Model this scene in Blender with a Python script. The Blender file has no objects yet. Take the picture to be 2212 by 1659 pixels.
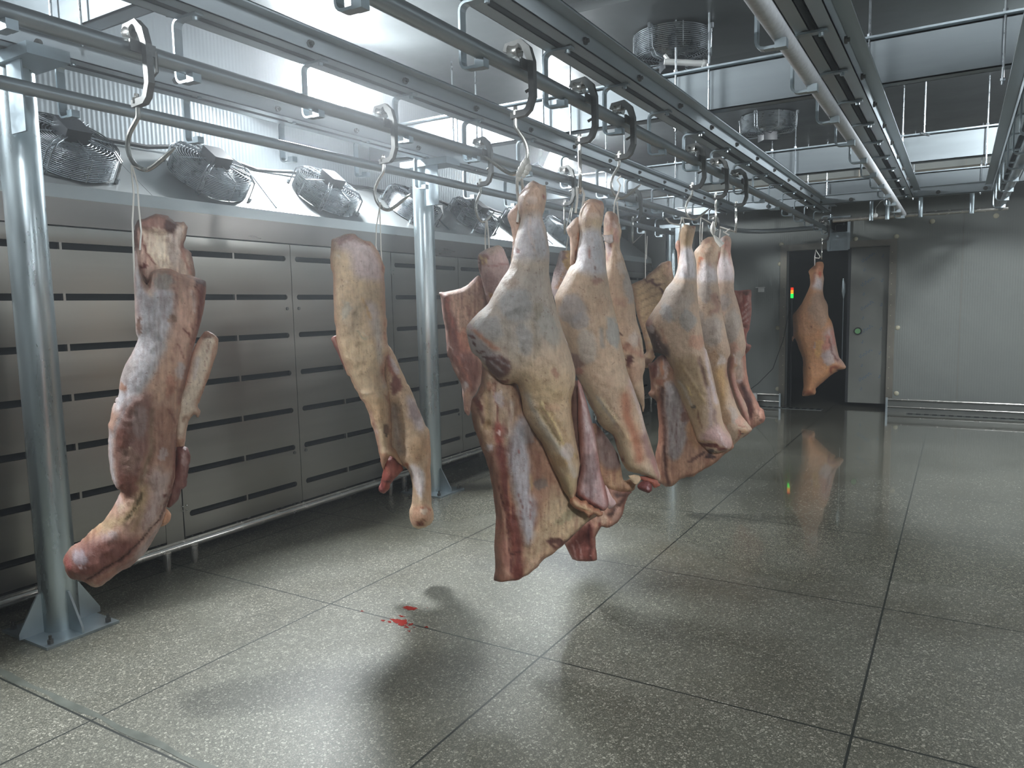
import bpy, math, random
import numpy as np
from mathutils import Vector, Matrix

# ------------------------------------------------------------------ camera, world, lamps, exposure
scene = bpy.context.scene
col = scene.collection
RC = ((0.8582208, 0.51286038, -0.02076737),
      (0.035109, -0.09902054, -0.99446583),
      (-0.51207852, 0.85274214, -0.1029875))        # rows: camera right, down, forward in world axes
CAM = (0.0, 0.0, 1.5)
FPX = 1608.04
cam_data = bpy.data.cameras.new('camera')
cam_data.sensor_width = 36.0
cam_data.lens = FPX / 2212 * 36.0
cam_data.clip_start = 0.05
cam = bpy.data.objects.new('camera', cam_data)
col.objects.link(cam)
cam.matrix_world = Matrix(((RC[0][0], -RC[1][0], -RC[2][0], CAM[0]),
                           (RC[0][1], -RC[1][1], -RC[2][1], CAM[1]),
                           (RC[0][2], -RC[1][2], -RC[2][2], CAM[2]),
                           (0, 0, 0, 1)))
scene.camera = cam

world = bpy.data.worlds.new('world')
scene.world = world
world.use_nodes = True
world.node_tree.nodes['Background'].inputs[0].default_value = (0.5, 0.6, 0.65, 1)
world.node_tree.nodes['Background'].inputs[1].default_value = 0.05

scene.view_settings.view_transform = 'Standard'
scene.view_settings.look = 'None'
scene.view_settings.gamma = 1.0
scene.view_settings.use_curve_mapping = False
scene.view_settings.exposure = 0.0
scene.cycles.max_bounces = 5
scene.cycles.diffuse_bounces = 3
scene.cycles.glossy_bounces = 3
scene.cycles.volume_bounces = 0
scene.cycles.adaptive_threshold = 0.03
scene.cycles.caustics_reflective = False
scene.cycles.caustics_refractive = False
scene.cycles.sample_clamp_indirect = 6.0

# floodlights of the room, plus unseen fill lights added on the right wall: x, y, z, aim x, aim y, aim z, radiance, width, height, label
LAMPS = [
    (-4.18, 4.30, 3.22, 0.2, 3.2, 0.3, 620, .42, .30, 'floodlight on the left wall glaring white above the cooler fans'),
    (-4.18, 8.15, 3.26, 0.2, 7.4, 0.3, 420, .36, .26, 'smaller round-looking floodlight glowing farther along the left wall'),
    (-4.18, 0.35, 3.22, -0.5, 1.2, 0.3, 380, .42, .30, 'floodlight on the left wall just outside the view beside the camera'),
    (1.15, 6.60, 3.20, -1.6, 9.0, 0.8, 380, .42, .30, 'floodlight hanging at right in front of the back wall'),
    (1.20, -0.60, 3.20, -1.9, 4.2, 0.9, 440, .42, .30, 'floodlight hanging behind the camera at right'),
    (4.35, 1.20, 3.00, 0.0, 2.0, 0.6, 60, .80, .40, 'unseen fill light added on the right wall level with the camera'),
    (4.35, 5.20, 3.00, 0.0, 5.0, 0.6, 60, .80, .40, 'unseen fill light added on the right wall opposite the carcasses'),
    (4.35, 9.20, 3.00, 0.0, 9.0, 0.6, 60, .80, .40, 'unseen fill light added on the right wall near the back corner'),
]

# ------------------------------------------------------------------ helpers
PI = math.pi
rnd = random.Random(7)


def srgb(c):
    return tuple(((v / 255) / 12.92 if v / 255 <= .04045 else ((v / 255 + .055) / 1.055) ** 2.4) for v in c)


def tag(o, label=None, cat=None, group=None, kind=None):
    if label: o['label'] = label
    if cat: o['category'] = cat
    if group: o['group'] = group
    if kind: o['kind'] = kind
    return o


def empty(name, loc, label, cat, group=None, rz=0.0):
    o = bpy.data.objects.new(name, None)
    o.empty_display_size = .1
    col.objects.link(o)
    o.location = loc
    o.rotation_euler = (0, 0, rz)
    return tag(o, label, cat, group)


class MB:
    """collects simple shapes into one mesh"""
    def __init__(self):
        self.v = []
        self.f = []

    def add(self, vs, fs):
        n = len(self.v)
        self.v += [tuple(p) for p in vs]
        self.f += [tuple(i + n for i in q) for q in fs]
        return self

    def box(self, x0, x1, y0, y1, z0, z1, M=None, bev=0.0):
        if bev > 0:
            c = [(x0 + bev, y0 + bev), (x1 - bev, y0 + bev), (x1 - bev, y1 - bev), (x0 + bev, y1 - bev)]
            prof = []
            for (cx, cy, a0) in ((x1 - bev, y1 - bev, 0), (x0 + bev, y1 - bev, 90), (x0 + bev, y0 + bev, 180), (x1 - bev, y0 + bev, 270)):
                for k in (0, 45, 90):
                    a = math.radians(a0 + k)
                    prof.append((cx + bev * math.cos(a), cy + bev * math.sin(a)))
            return self.prism([(p[0], p[1], z0) for p in prof], (0, 0, z1 - z0), M)
        vs = [Vector(p) for p in ((x0, y0, z0), (x1, y0, z0), (x1, y1, z0), (x0, y1, z0), (x0, y0, z1), (x1, y0, z1), (x1, y1, z1), (x0, y1, z1))]
        if M: vs = [M @ p for p in vs]
        return self.add(vs, [(0, 3, 2, 1), (4, 5, 6, 7), (0, 1, 5, 4), (1, 2, 6, 5), (2, 3, 7, 6), (3, 0, 4, 7)])

    def prism(self, base, ext, M=None):
        n = len(base)
        e = Vector(ext)
        vs = [Vector(p) for p in base] + [Vector(p) + e for p in base]
        if M: vs = [M @ p for p in vs]
        fs = [tuple(range(n - 1, -1, -1)), tuple(range(n, 2 * n))]
        fs += [(i, (i + 1) % n, n + (i + 1) % n, n + i) for i in range(n)]
        return self.add(vs, fs)

    def tube(self, pts, r, seg=12, closed=False, caps=True, M=None):
        P = [Vector(p) for p in pts]
        n = len(P)
        rr = r if isinstance(r, (list, tuple)) else [r] * n
        vs = []
        up = None
        for i in range(n):
            a = P[i - 1] if (i > 0 or closed) else P[i]
            b = P[(i + 1) % n] if (i < n - 1 or closed) else P[i]
            t = (b - a).normalized()
            if up is None:
                up = Vector((0, 0, 1)) if abs(t.z) < .9 else Vector((1, 0, 0))
            x = t.cross(up)
            if x.length < 1e-4: x = t.cross(Vector((0, 1, 0)))
            x.normalize()
            y = x.cross(t).normalized()
            up = y
            for k in range(seg):
                an = 2 * PI * k / seg
                vs.append(P[i] + (x * math.cos(an) + y * math.sin(an)) * rr[i])
        if M: vs = [M @ p for p in vs]
        fs = []
        for i in range(n if closed else n - 1):
            j = (i + 1) % n
            for k in range(seg):
                l = (k + 1) % seg
                fs.append((i * seg + k, i * seg + l, j * seg + l, j * seg + k))
        if caps and not closed:
            fs.append(tuple(range(seg - 1, -1, -1)))
            fs.append(tuple(range((n - 1) * seg, n * seg)))
        return self.add(vs, fs)

    def ring(self, c, R, r, axis=(0, 0, 1), seg=40, sub=6, M=None):
        a = Vector(axis).normalized()
        u = a.orthogonal().normalized()
        w = a.cross(u)
        pts = [Vector(c) + (u * math.cos(2 * PI * k / seg) + w * math.sin(2 * PI * k / seg)) * R for k in range(seg)]
        vs, fs = [], []
        for k, p in enumerate(pts):
            d = (p - Vector(c)).normalized()
            for s in range(sub):
                t = 2 * PI * s / sub
                vs.append(p + d * math.cos(t) * r + a * math.sin(t) * r)
        for k in range(seg):
            k2 = (k + 1) % seg
            for s in range(sub):
                s2 = (s + 1) % sub
                fs.append((k * sub + s, k2 * sub + s, k2 * sub + s2, k * sub + s2))
        if M: vs = [M @ p for p in vs]
        return self.add(vs, fs)

    def ball(self, c, r, seg=12, rings=8, sc=(1, 1, 1), M=None):
        vs = [Vector((c[0], c[1], c[2] + r * sc[2]))]
        for i in range(1, rings):
            t = PI * i / rings
            for k in range(seg):
                a = 2 * PI * k / seg
                vs.append(Vector((c[0] + r * sc[0] * math.sin(t) * math.cos(a), c[1] + r * sc[1] * math.sin(t) * math.sin(a), c[2] + r * sc[2] * math.cos(t))))
        vs.append(Vector((c[0], c[1], c[2] - r * sc[2])))
        if M: vs = [M @ p for p in vs]
        fs = [(0, 1 + k, 1 + (k + 1) % seg) for k in range(seg)]
        for i in range(rings - 2):
            for k in range(seg):
                fs.append((1 + i * seg + k, 1 + (i + 1) * seg + k, 1 + (i + 1) * seg + (k + 1) % seg, 1 + i * seg + (k + 1) % seg))
        b = 1 + (rings - 2) * seg
        fs += [(b + k, len(vs) - 1, b + (k + 1) % seg) for k in range(seg)]
        return self.add(vs, fs)

    def build(self, name, mat, parent=None, angle=35, smooth=True):
        me = bpy.data.meshes.new(name)
        me.from_pydata(self.v, [], self.f)
        me.materials.append(mat)
        if smooth:
            me.shade_smooth()
            me.set_sharp_from_angle(angle=math.radians(angle))
        me.update()
        o = bpy.data.objects.new(name, me)
        col.objects.link(o)
        if parent: o.parent = parent
        return o


def copy_tree(o, parent=None):
    c = o.copy()
    col.objects.link(c)
    c.parent = parent
    for ch in list(o.children):
        copy_tree(ch, c)
    return c


def struct(o):
    o['kind'] = 'structure'
    return o


# ------------------------------------------------------------------ materials
def new_mat(name):
    m = bpy.data.materials.new(name)
    m.use_nodes = True
    nt = m.node_tree
    return m, nt, nt.nodes['Principled BSDF']


def node(nt, typ, **kw):
    n = nt.nodes.new(typ)
    for k, v in kw.items():
        if k.startswith('i_'):
            key = k[2:]
            n.inputs[int(key) if key.isdigit() else key.replace('_', ' ')].default_value = v
        else:
            setattr(n, k, v)
    return n


def ramp(nt, fac, stops):
    r = nt.nodes.new('ShaderNodeValToRGB')
    e = r.color_ramp.elements
    while len(e) < len(stops): e.new(.5)
    for i, (p, c) in enumerate(stops):
        e[i].position = p
        e[i].color = (*c, 1) if len(c) == 3 else c
    nt.links.new(fac, r.inputs[0])
    return r.outputs[0]


def metal_mat(name, base, rough=.35, metallic=1.0, var=.12, scale=6.0, rvar=.12, stretch=(1, 1, 1), bump=0.0, bscale=60, rib=None):
    m, nt, p = new_mat(name)
    L = nt.links.new
    geo = node(nt, 'ShaderNodeNewGeometry')
    mp = node(nt, 'ShaderNodeMapping')
    mp.inputs['Scale'].default_value = stretch
    L(geo.outputs['Position'], mp.inputs['Vector'])
    n1 = node(nt, 'ShaderNodeTexNoise', i_Scale=scale, i_Detail=5.0, i_Roughness=.6)
    L(mp.outputs[0], n1.inputs['Vector'])
    b = srgb(base)
    lo = tuple(v * (1 - var) for v in b)
    hi = tuple(min(1, v * (1 + var)) for v in b)
    L(ramp(nt, n1.outputs[0], [(.3, lo), (.7, hi)]), p.inputs['Base Color'])
    rr = node(nt, 'ShaderNodeMapRange')
    rr.inputs[1].default_value = .3; rr.inputs[2].default_value = .7
    rr.inputs[3].default_value = max(.04, rough - rvar); rr.inputs[4].default_value = rough + rvar
    L(n1.outputs[0], rr.inputs[0])
    L(rr.outputs[0], p.inputs['Roughness'])
    p.inputs['Metallic'].default_value = metallic
    last = None
    if rib:
        # fine vertical ribs rolled into the sheet: rib = (axis, period, height)
        sep = node(nt, 'ShaderNodeSeparateXYZ')
        L(geo.outputs['Position'], sep.inputs[0])
        mu = node(nt, 'ShaderNodeMath', operation='MULTIPLY'); mu.inputs[1].default_value = 2 * PI / rib[1]
        L(sep.outputs[rib[0]], mu.inputs[0])
        sn = node(nt, 'ShaderNodeMath', operation='SINE')
        L(mu.outputs[0], sn.inputs[0])
        bp = node(nt, 'ShaderNodeBump', i_Strength=1.0, i_Distance=rib[2])
        L(sn.outputs[0], bp.inputs['Height'])
        last = bp
    if bump > 0:
        n2 = node(nt, 'ShaderNodeTexNoise', i_Scale=bscale, i_Detail=3.0)
        L(mp.outputs[0], n2.inputs['Vector'])
        bp2 = node(nt, 'ShaderNodeBump', i_Strength=1.0, i_Distance=bump)
        L(n2.outputs[0], bp2.inputs['Height'])
        if last: L(last.outputs[0], bp2.inputs['Normal'])
        last = bp2
    if last: L(last.outputs[0], p.inputs['Normal'])
    return m


def plain_mat(name, base, rough=.5, metallic=0.0, emit=None, strength=0.0):
    m, nt, p = new_mat(name)
    p.inputs['Base Color'].default_value = (*srgb(base), 1)
    p.inputs['Roughness'].default_value = rough
    p.inputs['Metallic'].default_value = metallic
    if emit:
        p.inputs['Emission Color'].default_value = (*srgb(emit), 1)
        p.inputs['Emission Strength'].default_value = strength
    return m


M_galv = metal_mat('galvanised_steel', (176, 188, 194), .40, .85, .10, 9, .10, bump=.0006, bscale=30)
M_galv_b = metal_mat('galvanised_beam', (140, 148, 152), .50, .7, .10, 3, .06, stretch=(.3, 1, 3))
M_channel = metal_mat('galvanised_channel', (186, 196, 202), .46, .5, .06, 3, .06, stretch=(1, .3, 3))
M_pole = metal_mat('galvanised_pole', (180, 192, 196), .30, .9, .10, 7, .08, stretch=(1, 1, .25))
M_pipe = metal_mat('rail_pipe', (158, 166, 170), .36, .65, .04, 6, .05, stretch=(1, .2, 1))
M_white_pipe = metal_mat('frosted_pipe', (205, 208, 212), .5, .35, .15, 60, .1)
M_cab = metal_mat('brushed_stainless', (144, 141, 135), .33, .9, .05, 2.0, .04, stretch=(1, .5, 8), bump=.0003, bscale=1.2)
M_head = metal_mat('brushed_header', (138, 132, 128), .30, .95, .06, 2.0, .05, stretch=(1, .4, 3))
M_slope = metal_mat('fan_plate', (200, 204, 204), .38, .8, .05, 3, .06)
M_wall = metal_mat('ribbed_steel_wall', (130, 134, 130), .56, .35, .08, 1.3, .06, rib=(0, .028, .00022), bump=.002, bscale=2.2)
M_wall_l = metal_mat('ribbed_steel_wall_left', (158, 166, 170), .46, .6, .05, 1.3, .05, rib=(1, .030, .0005))
M_trim = metal_mat('door_trim', (126, 122, 112), .4, .5, .12, 4, .1)
M_ceil = metal_mat('ceiling_steel', (78, 82, 82), .46, .5, .15, 2.0, .1, bump=.0015, bscale=6)
M_leaf = metal_mat('door_leaf_film', (128, 130, 124), .4, .4, .10, 2.4, .08)
M_hook = metal_mat('polished_hook', (200, 198, 192), .24, .85, .1, 20, .05)
M_frame = metal_mat('cast_trolley', (104, 104, 102), .45, .8, .2, 30, .1)
M_wire = metal_mat('wire_guard', (150, 156, 160), .3, 1.0, .1, 20, .08)
M_dark = plain_mat('slot_darkness', (18, 24, 26), .6)
M_louver = metal_mat('inner_louver', (14, 18, 20), .5, .5, .1, 5, .1)
M_black = plain_mat('black_plastic', (30, 34, 38), .45)
M_blade = plain_mat('fan_blade', (52, 58, 62), .4, .3)
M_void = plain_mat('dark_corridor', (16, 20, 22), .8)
M_cap = plain_mat('ivory_cap', (196, 192, 168), .4)
M_strap = plain_mat('white_plastic_strap', (226, 222, 214), .4)
M_cable = plain_mat('black_cable', (28, 30, 32), .6)
M_white = plain_mat('white_plastic', (222, 224, 222), .45)
M_blue = plain_mat('blue_film_print', (62, 104, 142), .5)
M_green = plain_mat('green_button', (120, 176, 120), .4)
M_kerb = metal_mat('kerb_steel', (112, 114, 110), .42, .5, .08, 3, .06)
M_grate = metal_mat('drain_grate', (120, 124, 122), .4, .8, .1, 10, .1)
M_lampbox = metal_mat('lamp_housing', (70, 74, 76), .4, .6, .1, 10, .1)


def floor_mat():
    m, nt, p = new_mat('terrazzo_floor')
    L = nt.links.new
    geo = node(nt, 'ShaderNodeNewGeometry')
    # stone chips
    wn = node(nt, 'ShaderNodeTexNoise', i_Scale=40.0, i_Detail=2.0)
    L(geo.outputs['Position'], wn.inputs['Vector'])
    mixv = node(nt, 'ShaderNodeVectorMath', operation='MULTIPLY_ADD')
    mixv.inputs[1].default_value = (.02, .02, .02)
    L(wn.outputs['Color'], mixv.inputs[0])
    L(geo.outputs['Position'], mixv.inputs[2])
    v1 = node(nt, 'ShaderNodeTexVoronoi', feature='F1', i_Scale=105.0)
    L(mixv.outputs[0], v1.inputs['Vector'])
    v2 = node(nt, 'ShaderNodeTexVoronoi', feature='DISTANCE_TO_EDGE', i_Scale=105.0)
    L(mixv.outputs[0], v2.inputs['Vector'])
    chip = ramp(nt, v1.outputs['Color'], [(.0, srgb((118, 118, 108))), (.28, srgb((146, 145, 132))), (.66, srgb((172, 170, 156))), (.76, srgb((206, 203, 188))), (1., srgb((232, 228, 214)))])
    edge = ramp(nt, v2.outputs['Distance'], [(.05, (0, 0, 0)), (.16, (1, 1, 1))])
    mx = node(nt, 'ShaderNodeMix', data_type='RGBA')
    mx.inputs[6].default_value = (*srgb((112, 112, 102)), 1)
    L(edge, mx.inputs[0]); L(chip, mx.inputs[7])
    # coarse wear and stains
    n1 = node(nt, 'ShaderNodeTexNoise', i_Scale=1.1, i_Detail=5.0, i_Roughness=.62)
    L(geo.outputs['Position'], n1.inputs['Vector'])
    wear = ramp(nt, n1.outputs[0], [(.3, (.38, .37, .33)), (.55, (.56, .56, .54)), (.75, (.68, .68, .66))])
    m2 = node(nt, 'ShaderNodeMix', data_type='RGBA', blend_type='MULTIPLY')
    m2.inputs[0].default_value = 1
    L(mx.outputs[2], m2.inputs[6]); L(wear, m2.inputs[7])
    # joints of the 1.23 m slabs
    sep = node(nt, 'ShaderNodeSeparateXYZ'); L(geo.outputs['Position'], sep.inputs[0])
    def joint(axis, off, per, w):
        a = node(nt, 'ShaderNodeMath', operation='SUBTRACT'); a.inputs[1].default_value = off - per / 2 - 40 * per
        L(sep.outputs[axis], a.inputs[0])
        b = node(nt, 'ShaderNodeMath', operation='MODULO'); b.inputs[1].default_value = per
        L(a.outputs[0], b.inputs[0])
        c = node(nt, 'ShaderNodeMath', operation='SUBTRACT'); c.inputs[1].default_value = per / 2
        L(b.outputs[0], c.inputs[0])
        d = node(nt, 'ShaderNodeMath', operation='ABSOLUTE'); L(c.outputs[0], d.inputs[0])
        e = node(nt, 'ShaderNodeMath', operation='LESS_THAN'); e.inputs[1].default_value = w
        L(d.outputs[0], e.inputs[0])
        return e.outputs[0]
    jx = joint(0, -.267, 1.2275, .0046)
    jy = joint(1, 2.676, 1.2405, .0046)
    mm = node(nt, 'ShaderNodeMath', operation='MAXIMUM'); L(jx, mm.inputs[0]); L(jy, mm.inputs[1])
    m3 = node(nt, 'ShaderNodeMix', data_type='RGBA')
    m3.inputs[7].default_value = (*srgb((34, 38, 34)), 1)
    L(mm.outputs[0], m3.inputs[0]); L(m2.outputs[2], m3.inputs[6])
    L(m3.outputs[2], p.inputs['Base Color'])
    # damp film: smoother towards the back wall, blotchy
    n2 = node(nt, 'ShaderNodeTexNoise', i_Scale=.55, i_Detail=3.0)
    L(geo.outputs['Position'], n2.inputs['Vector'])
    mr = node(nt, 'ShaderNodeMapRange'); mr.inputs[1].default_value = 3.4; mr.inputs[2].default_value = 5.2
    mr.inputs[3].default_value = .44; mr.inputs[4].default_value = .10
    L(sep.outputs[1], mr.inputs[0])
    mr2 = node(nt, 'ShaderNodeMapRange'); mr2.inputs[1].default_value = .35; mr2.inputs[2].default_value = .65
    mr2.inputs[3].default_value = -.05; mr2.inputs[4].default_value = .08
    L(n2.outputs[0], mr2.inputs[0])
    ad = node(nt, 'ShaderNodeMath', operation='ADD'); L(mr.outputs[0], ad.inputs[0]); L(mr2.outputs[0], ad.inputs[1])
    L(ad.outputs[0], p.inputs['Roughness'])
    bp = node(nt, 'ShaderNodeBump', i_Strength=.35, i_Distance=.0006)
    L(v2.outputs['Distance'], bp.inputs['Height'])
    L(bp.outputs[0], p.inputs['Normal'])
    p.inputs['Specular IOR Level'].default_value = .6
    # standing water film in the far half
    cw = node(nt, 'ShaderNodeMapRange'); cw.inputs[1].default_value = 4.2; cw.inputs[2].default_value = 5.6
    cw.inputs[3].default_value = 0.0; cw.inputs[4].default_value = .9
    L(sep.outputs[1], cw.inputs[0]); L(cw.outputs[0], p.inputs['Coat Weight'])
    p.inputs['Coat Roughness'].default_value = .035
    return m


M_floor = floor_mat()


def meat_mat():
    m, nt, p = new_mat('carcass_surface')
    L = nt.links.new
    at_ = node(nt, 'ShaderNodeAttribute', attribute_name='flesh')
    geo = node(nt, 'ShaderNodeNewGeometry')
    n1 = node(nt, 'ShaderNodeTexNoise', i_Scale=34.0, i_Detail=8.0, i_Roughness=.68)
    L(geo.outputs['Position'], n1.inputs['Vector'])
    v = ramp(nt, n1.outputs[0], [(.3, (.78, .73, .70)), (.5, (.97, .96, .95)), (.7, (1.08, 1.07, 1.06))])
    m1 = node(nt, 'ShaderNodeMix', data_type='RGBA', blend_type='MULTIPLY'); m1.inputs[0].default_value = 1
    L(at_.outputs['Color'], m1.inputs[6]); L(v, m1.inputs[7])
    # long fibres running down the carcass
    mp = node(nt, 'ShaderNodeMapping'); mp.inputs['Scale'].default_value = (1, 1, .16)
    mp.inputs['Rotation'].default_value = (.25, .2, 0)
    L(geo.outputs['Position'], mp.inputs['Vector'])
    nf = node(nt, 'ShaderNodeTexNoise', i_Scale=95.0, i_Detail=6.0, i_Roughness=.6)
    L(mp.outputs[0], nf.inputs['Vector'])
    vf = ramp(nt, nf.outputs[0], [(.32, (.84, .80, .77)), (.5, (1, 1, 1)), (.7, (1.05, 1.05, 1.05))])
    mf = node(nt, 'ShaderNodeMix', data_type='RGBA', blend_type='MULTIPLY'); mf.inputs[0].default_value = .8
    L(m1.outputs[2], mf.inputs[6]); L(vf, mf.inputs[7])
    # small dried blood flecks, clustered
    n2 = node(nt, 'ShaderNodeTexNoise', i_Scale=85.0, i_Detail=2.0, i_Roughness=.5)
    L(geo.outputs['Position'], n2.inputs['Vector'])
    n4 = node(nt, 'ShaderNodeTexNoise', i_Scale=7.0, i_Detail=2.0)
    L(geo.outputs['Position'], n4.inputs['Vector'])
    ad = node(nt, 'ShaderNodeMath', operation='MULTIPLY_ADD'); ad.inputs[1].default_value = .45
    L(n4.outputs[0], ad.inputs[0]); L(n2.outputs[0], ad.inputs[2])
    fl = ramp(nt, ad.outputs[0], [(.90, (0, 0, 0)), (.97, (.4, .4, .4))])
    m2 = node(nt, 'ShaderNodeMix', data_type='RGBA'); m2.inputs[7].default_value = (*srgb((122, 62, 44)), 1)
    L(fl, m2.inputs[0]); L(mf.outputs[2], m2.inputs[6])
    L(m2.outputs[2], p.inputs['Base Color'])
    rr = node(nt, 'ShaderNodeMapRange'); rr.inputs[1].default_value = .3; rr.inputs[2].default_value = .7
    rr.inputs[3].default_value = .34; rr.inputs[4].default_value = .66
    L(n1.outputs[0], rr.inputs[0]); L(rr.outputs[0], p.inputs['Roughness'])
    p.inputs['Specular IOR Level'].default_value = .4
    n3 = node(nt, 'ShaderNodeTexNoise', i_Scale=22.0, i_Detail=9.0, i_Roughness=.66)
    L(geo.outputs['Position'], n3.inputs['Vector'])
    bp = node(nt, 'ShaderNodeBump', i_Strength=.8, i_Distance=.010)
    L(n3.outputs[0], bp.inputs['Height'])
    bp2 = node(nt, 'ShaderNodeBump', i_Strength=.6, i_Distance=.0025)
    L(nf.outputs[0], bp2.inputs['Height']); L(bp.outputs[0], bp2.inputs['Normal'])
    L(bp2.outputs[0], p.inputs['Normal'])
    p.inputs['Subsurface Weight'].default_value = .06
    p.inputs['Subsurface Radius'].default_value = (.02, .008, .005)
    return m


M_meat = meat_mat()

# ------------------------------------------------------------------ the room
X0, X1, Y0, Y1, ZC = -4.55, 4.6, -3.2, 11.23, 3.5
DX0, DX1, DZ = -2.13, -.82, 2.21           # doorway in the back wall
struct(MB().box(X0, X1, Y0, Y1 + 4.2, -.12, 0).build('floor', M_floor))
struct(MB().box(X0, X1, Y0, Y1, ZC, ZC + .12).build('ceiling', M_ceil))
struct(MB().box(X0 - .12, X0, Y0, Y1, 0, ZC).build('wall_left', M_wall_l))
struct(MB().box(X1, X1 + .12, Y0, Y1, 0, ZC).build('wall_right', M_wall))
struct(MB().box(X0, X1, Y0 - .12, Y0, 0, ZC).build('wall_front', M_wall))
wb = MB()
wb.box(X0, DX0, Y1, Y1 + .15, 0, ZC).box(DX1, X1, Y1, Y1 + .15, 0, ZC)
wb.box(DX0, -1.565, Y1, Y1 + .15, DZ, ZC).box(-1.345, DX1, Y1, Y1 + .15, DZ, ZC).box(-1.565, -1.345, Y1, Y1 + .15, 2.60, ZC)
wall_back = struct(wb.build('wall_back', M_wall))
for (x, z) in ((-2.21, 2.307), (-2.225, 2.033), (-2.243, 1.12), (-2.229, .23), (-1.245, 2.324), (-.746, 2.322), (-.70, 1.115), (-.69, .23), (-.339, 2.491), (.355, 2.506)):
    MB().ball((x, Y1, z), .032, 14, 8, (1, .55, 1)).build('screw_cap', M_cap, wall_back)
MB().box(.010, .016, Y1 - .003, Y1, .18, 3.4).build('panel_seam', M_trim, wall_back)
MB().box(-3.2, -3.194, Y1 - .003, Y1, .18, 3.4).build('panel_seam', M_trim, wall_back)
struct(MB().box(-.10, 3.0, Y1 - .004, Y1, 3.05, 3.10).build('trim_3', M_galv))
# door frame trims round the opening
t = MB()
t.box(DX0 - .085, DX0, Y1 - .025, Y1 + .02, .0, DZ + .085)
t.box(DX1, DX1 + .085, Y1 - .025, Y1 + .02, .0, DZ + .085)
t.box(DX0, -1.58, Y1 - .025, Y1 + .02, DZ, DZ + .085)
t.box(-1.33, DX1, Y1 - .025, Y1 + .02, DZ, DZ + .085)
frame = struct(t.build('trim_1', M_trim))
for sx in (DX0 - .03, DX1 + .03):
    for k in range(14):
        MB().ball((sx, Y1 - .026, .3 + k * .14), .006, 8, 5).build('rivet', M_cap, frame)
# panel strips beside the rail slot above the doorway
struct(MB().box(-1.60, -1.565, Y1 - .035, Y1, DZ - .02, 2.62).box(-1.345, -1.31, Y1 - .035, Y1, DZ - .02, 2.62).box(-1.60, -1.31, Y1 - .035, Y1, 2.60, 2.64).build('trim_2', M_galv))
struct(MB().box(-1.60, -1.335, Y1 + .01, Y1 + .05, DZ - .03, 2.43).build('trim_4', M_galv))
# dark room behind the doorway
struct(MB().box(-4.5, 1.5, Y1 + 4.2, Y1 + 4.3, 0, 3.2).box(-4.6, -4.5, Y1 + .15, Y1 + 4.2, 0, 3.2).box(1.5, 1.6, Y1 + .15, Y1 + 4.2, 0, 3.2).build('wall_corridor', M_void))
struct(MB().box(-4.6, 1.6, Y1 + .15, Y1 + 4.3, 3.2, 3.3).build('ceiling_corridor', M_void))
# sliding door leaf, pushed to the right behind the frame
leaf = struct(MB().box(-1.31, -.60, Y1 + .16, Y1 + .22, .06, 2.30).build('door_1', M_leaf))
struct(MB().box(-1.345, -1.31, Y1 + .155, Y1 + .23, .06, 2.30).build('trim_5', M_black))
btn = MB().tube([(-1.20, Y1 + .16, 1.066), (-1.20, Y1 + .13, 1.066)], .052, 20).build('door_release_ring', M_black, leaf)
MB().tube([(-1.20, Y1 + .13, 1.066), (-1.20, Y1 + .115, 1.066)], .036, 20).build('door_release_button', M_green, btn)


# blue slanting print repeated down the protective film on the leaf, too small to read
def film_print(x, z, n, ln, hh_, seed):
    r = random.Random(seed)
    M = Matrix.Translation((x, Y1 + .158, z)) @ Matrix.Rotation(-math.radians(36), 4, 'Y')
    m = MB()
    for k in range(n):
        u = -ln / 2 + ln * k / n
        w_ = ln / n * .45
        t0, t1 = (0, hh_) if k in (0, 1) else (0, hh_ * r.choice((.55, .6, .95)))
        m.box(u, u + w_ * .5, -.001, 0, t0, t1, M)
        m.box(u, u + w_ * 1.5, -.001, 0, (t1 if k % 2 else 0) - .004, (t1 if k % 2 else 0) + .004, M)
    m.build('printed_mark', M_blue, leaf, smooth=False)
for k in range(6):
    film_print(-1.085, 2.07 - k * .33, 9, .19, .032, k)
    film_print(-1.13, 1.90 - k * .33, 2, .04, .02, 20 + k)
    film_print(-.905, 2.08 - k * .33, 2, .045, .02, 40 + k)

# kerbs along the back wall with steel tube on top
def kerb(x0, x1, n):
    k = struct(MB().box(x0, x1, 11.07, Y1, 0, .155).build('baseboard_' + n, M_kerb))
    MB().tube([(x0, 11.05, .168), (x1, 11.05, .168)], .014, 10).tube([(x0, 11.05, .07), (x1, 11.05, .07)], .010, 10).build('kerb_tube', M_hook, k)
    return k
kerb(DX1 + .04, X1, 'right')
kerb(-3.2, DX0 - .04, 'left')
for sx in (DX1 + .03, DX0 - .03):
    MB().box(sx - .012, sx + .012, 11.03, 11.06, 0, .19).build('kerb_end_post', M_galv, bpy.data.objects['baseboard_right'])

# slotted floor drains
for (x0, n, lab) in ((-.545, 34, 'slotted steel floor drain along the foot of the back wall, right of the doorway'), (-2.86, 14, 'short slotted steel floor drain along the back wall, left of the doorway')):
    d = empty('floor_drain', (x0, 10.90, 0), lab, 'drain')
    MB().box(0, n * .092, -.07, .07, .0, .004).build('drain_tray', M_grate, d)
    s0 = MB().box(.018, .070, -.055, .055, .004, .0065).build('drain_slot', M_dark, d)
    for k in range(1, n):
        o = s0.copy(); col.objects.link(o); o.parent = d; o.location = (k * .092, 0, 0)

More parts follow.
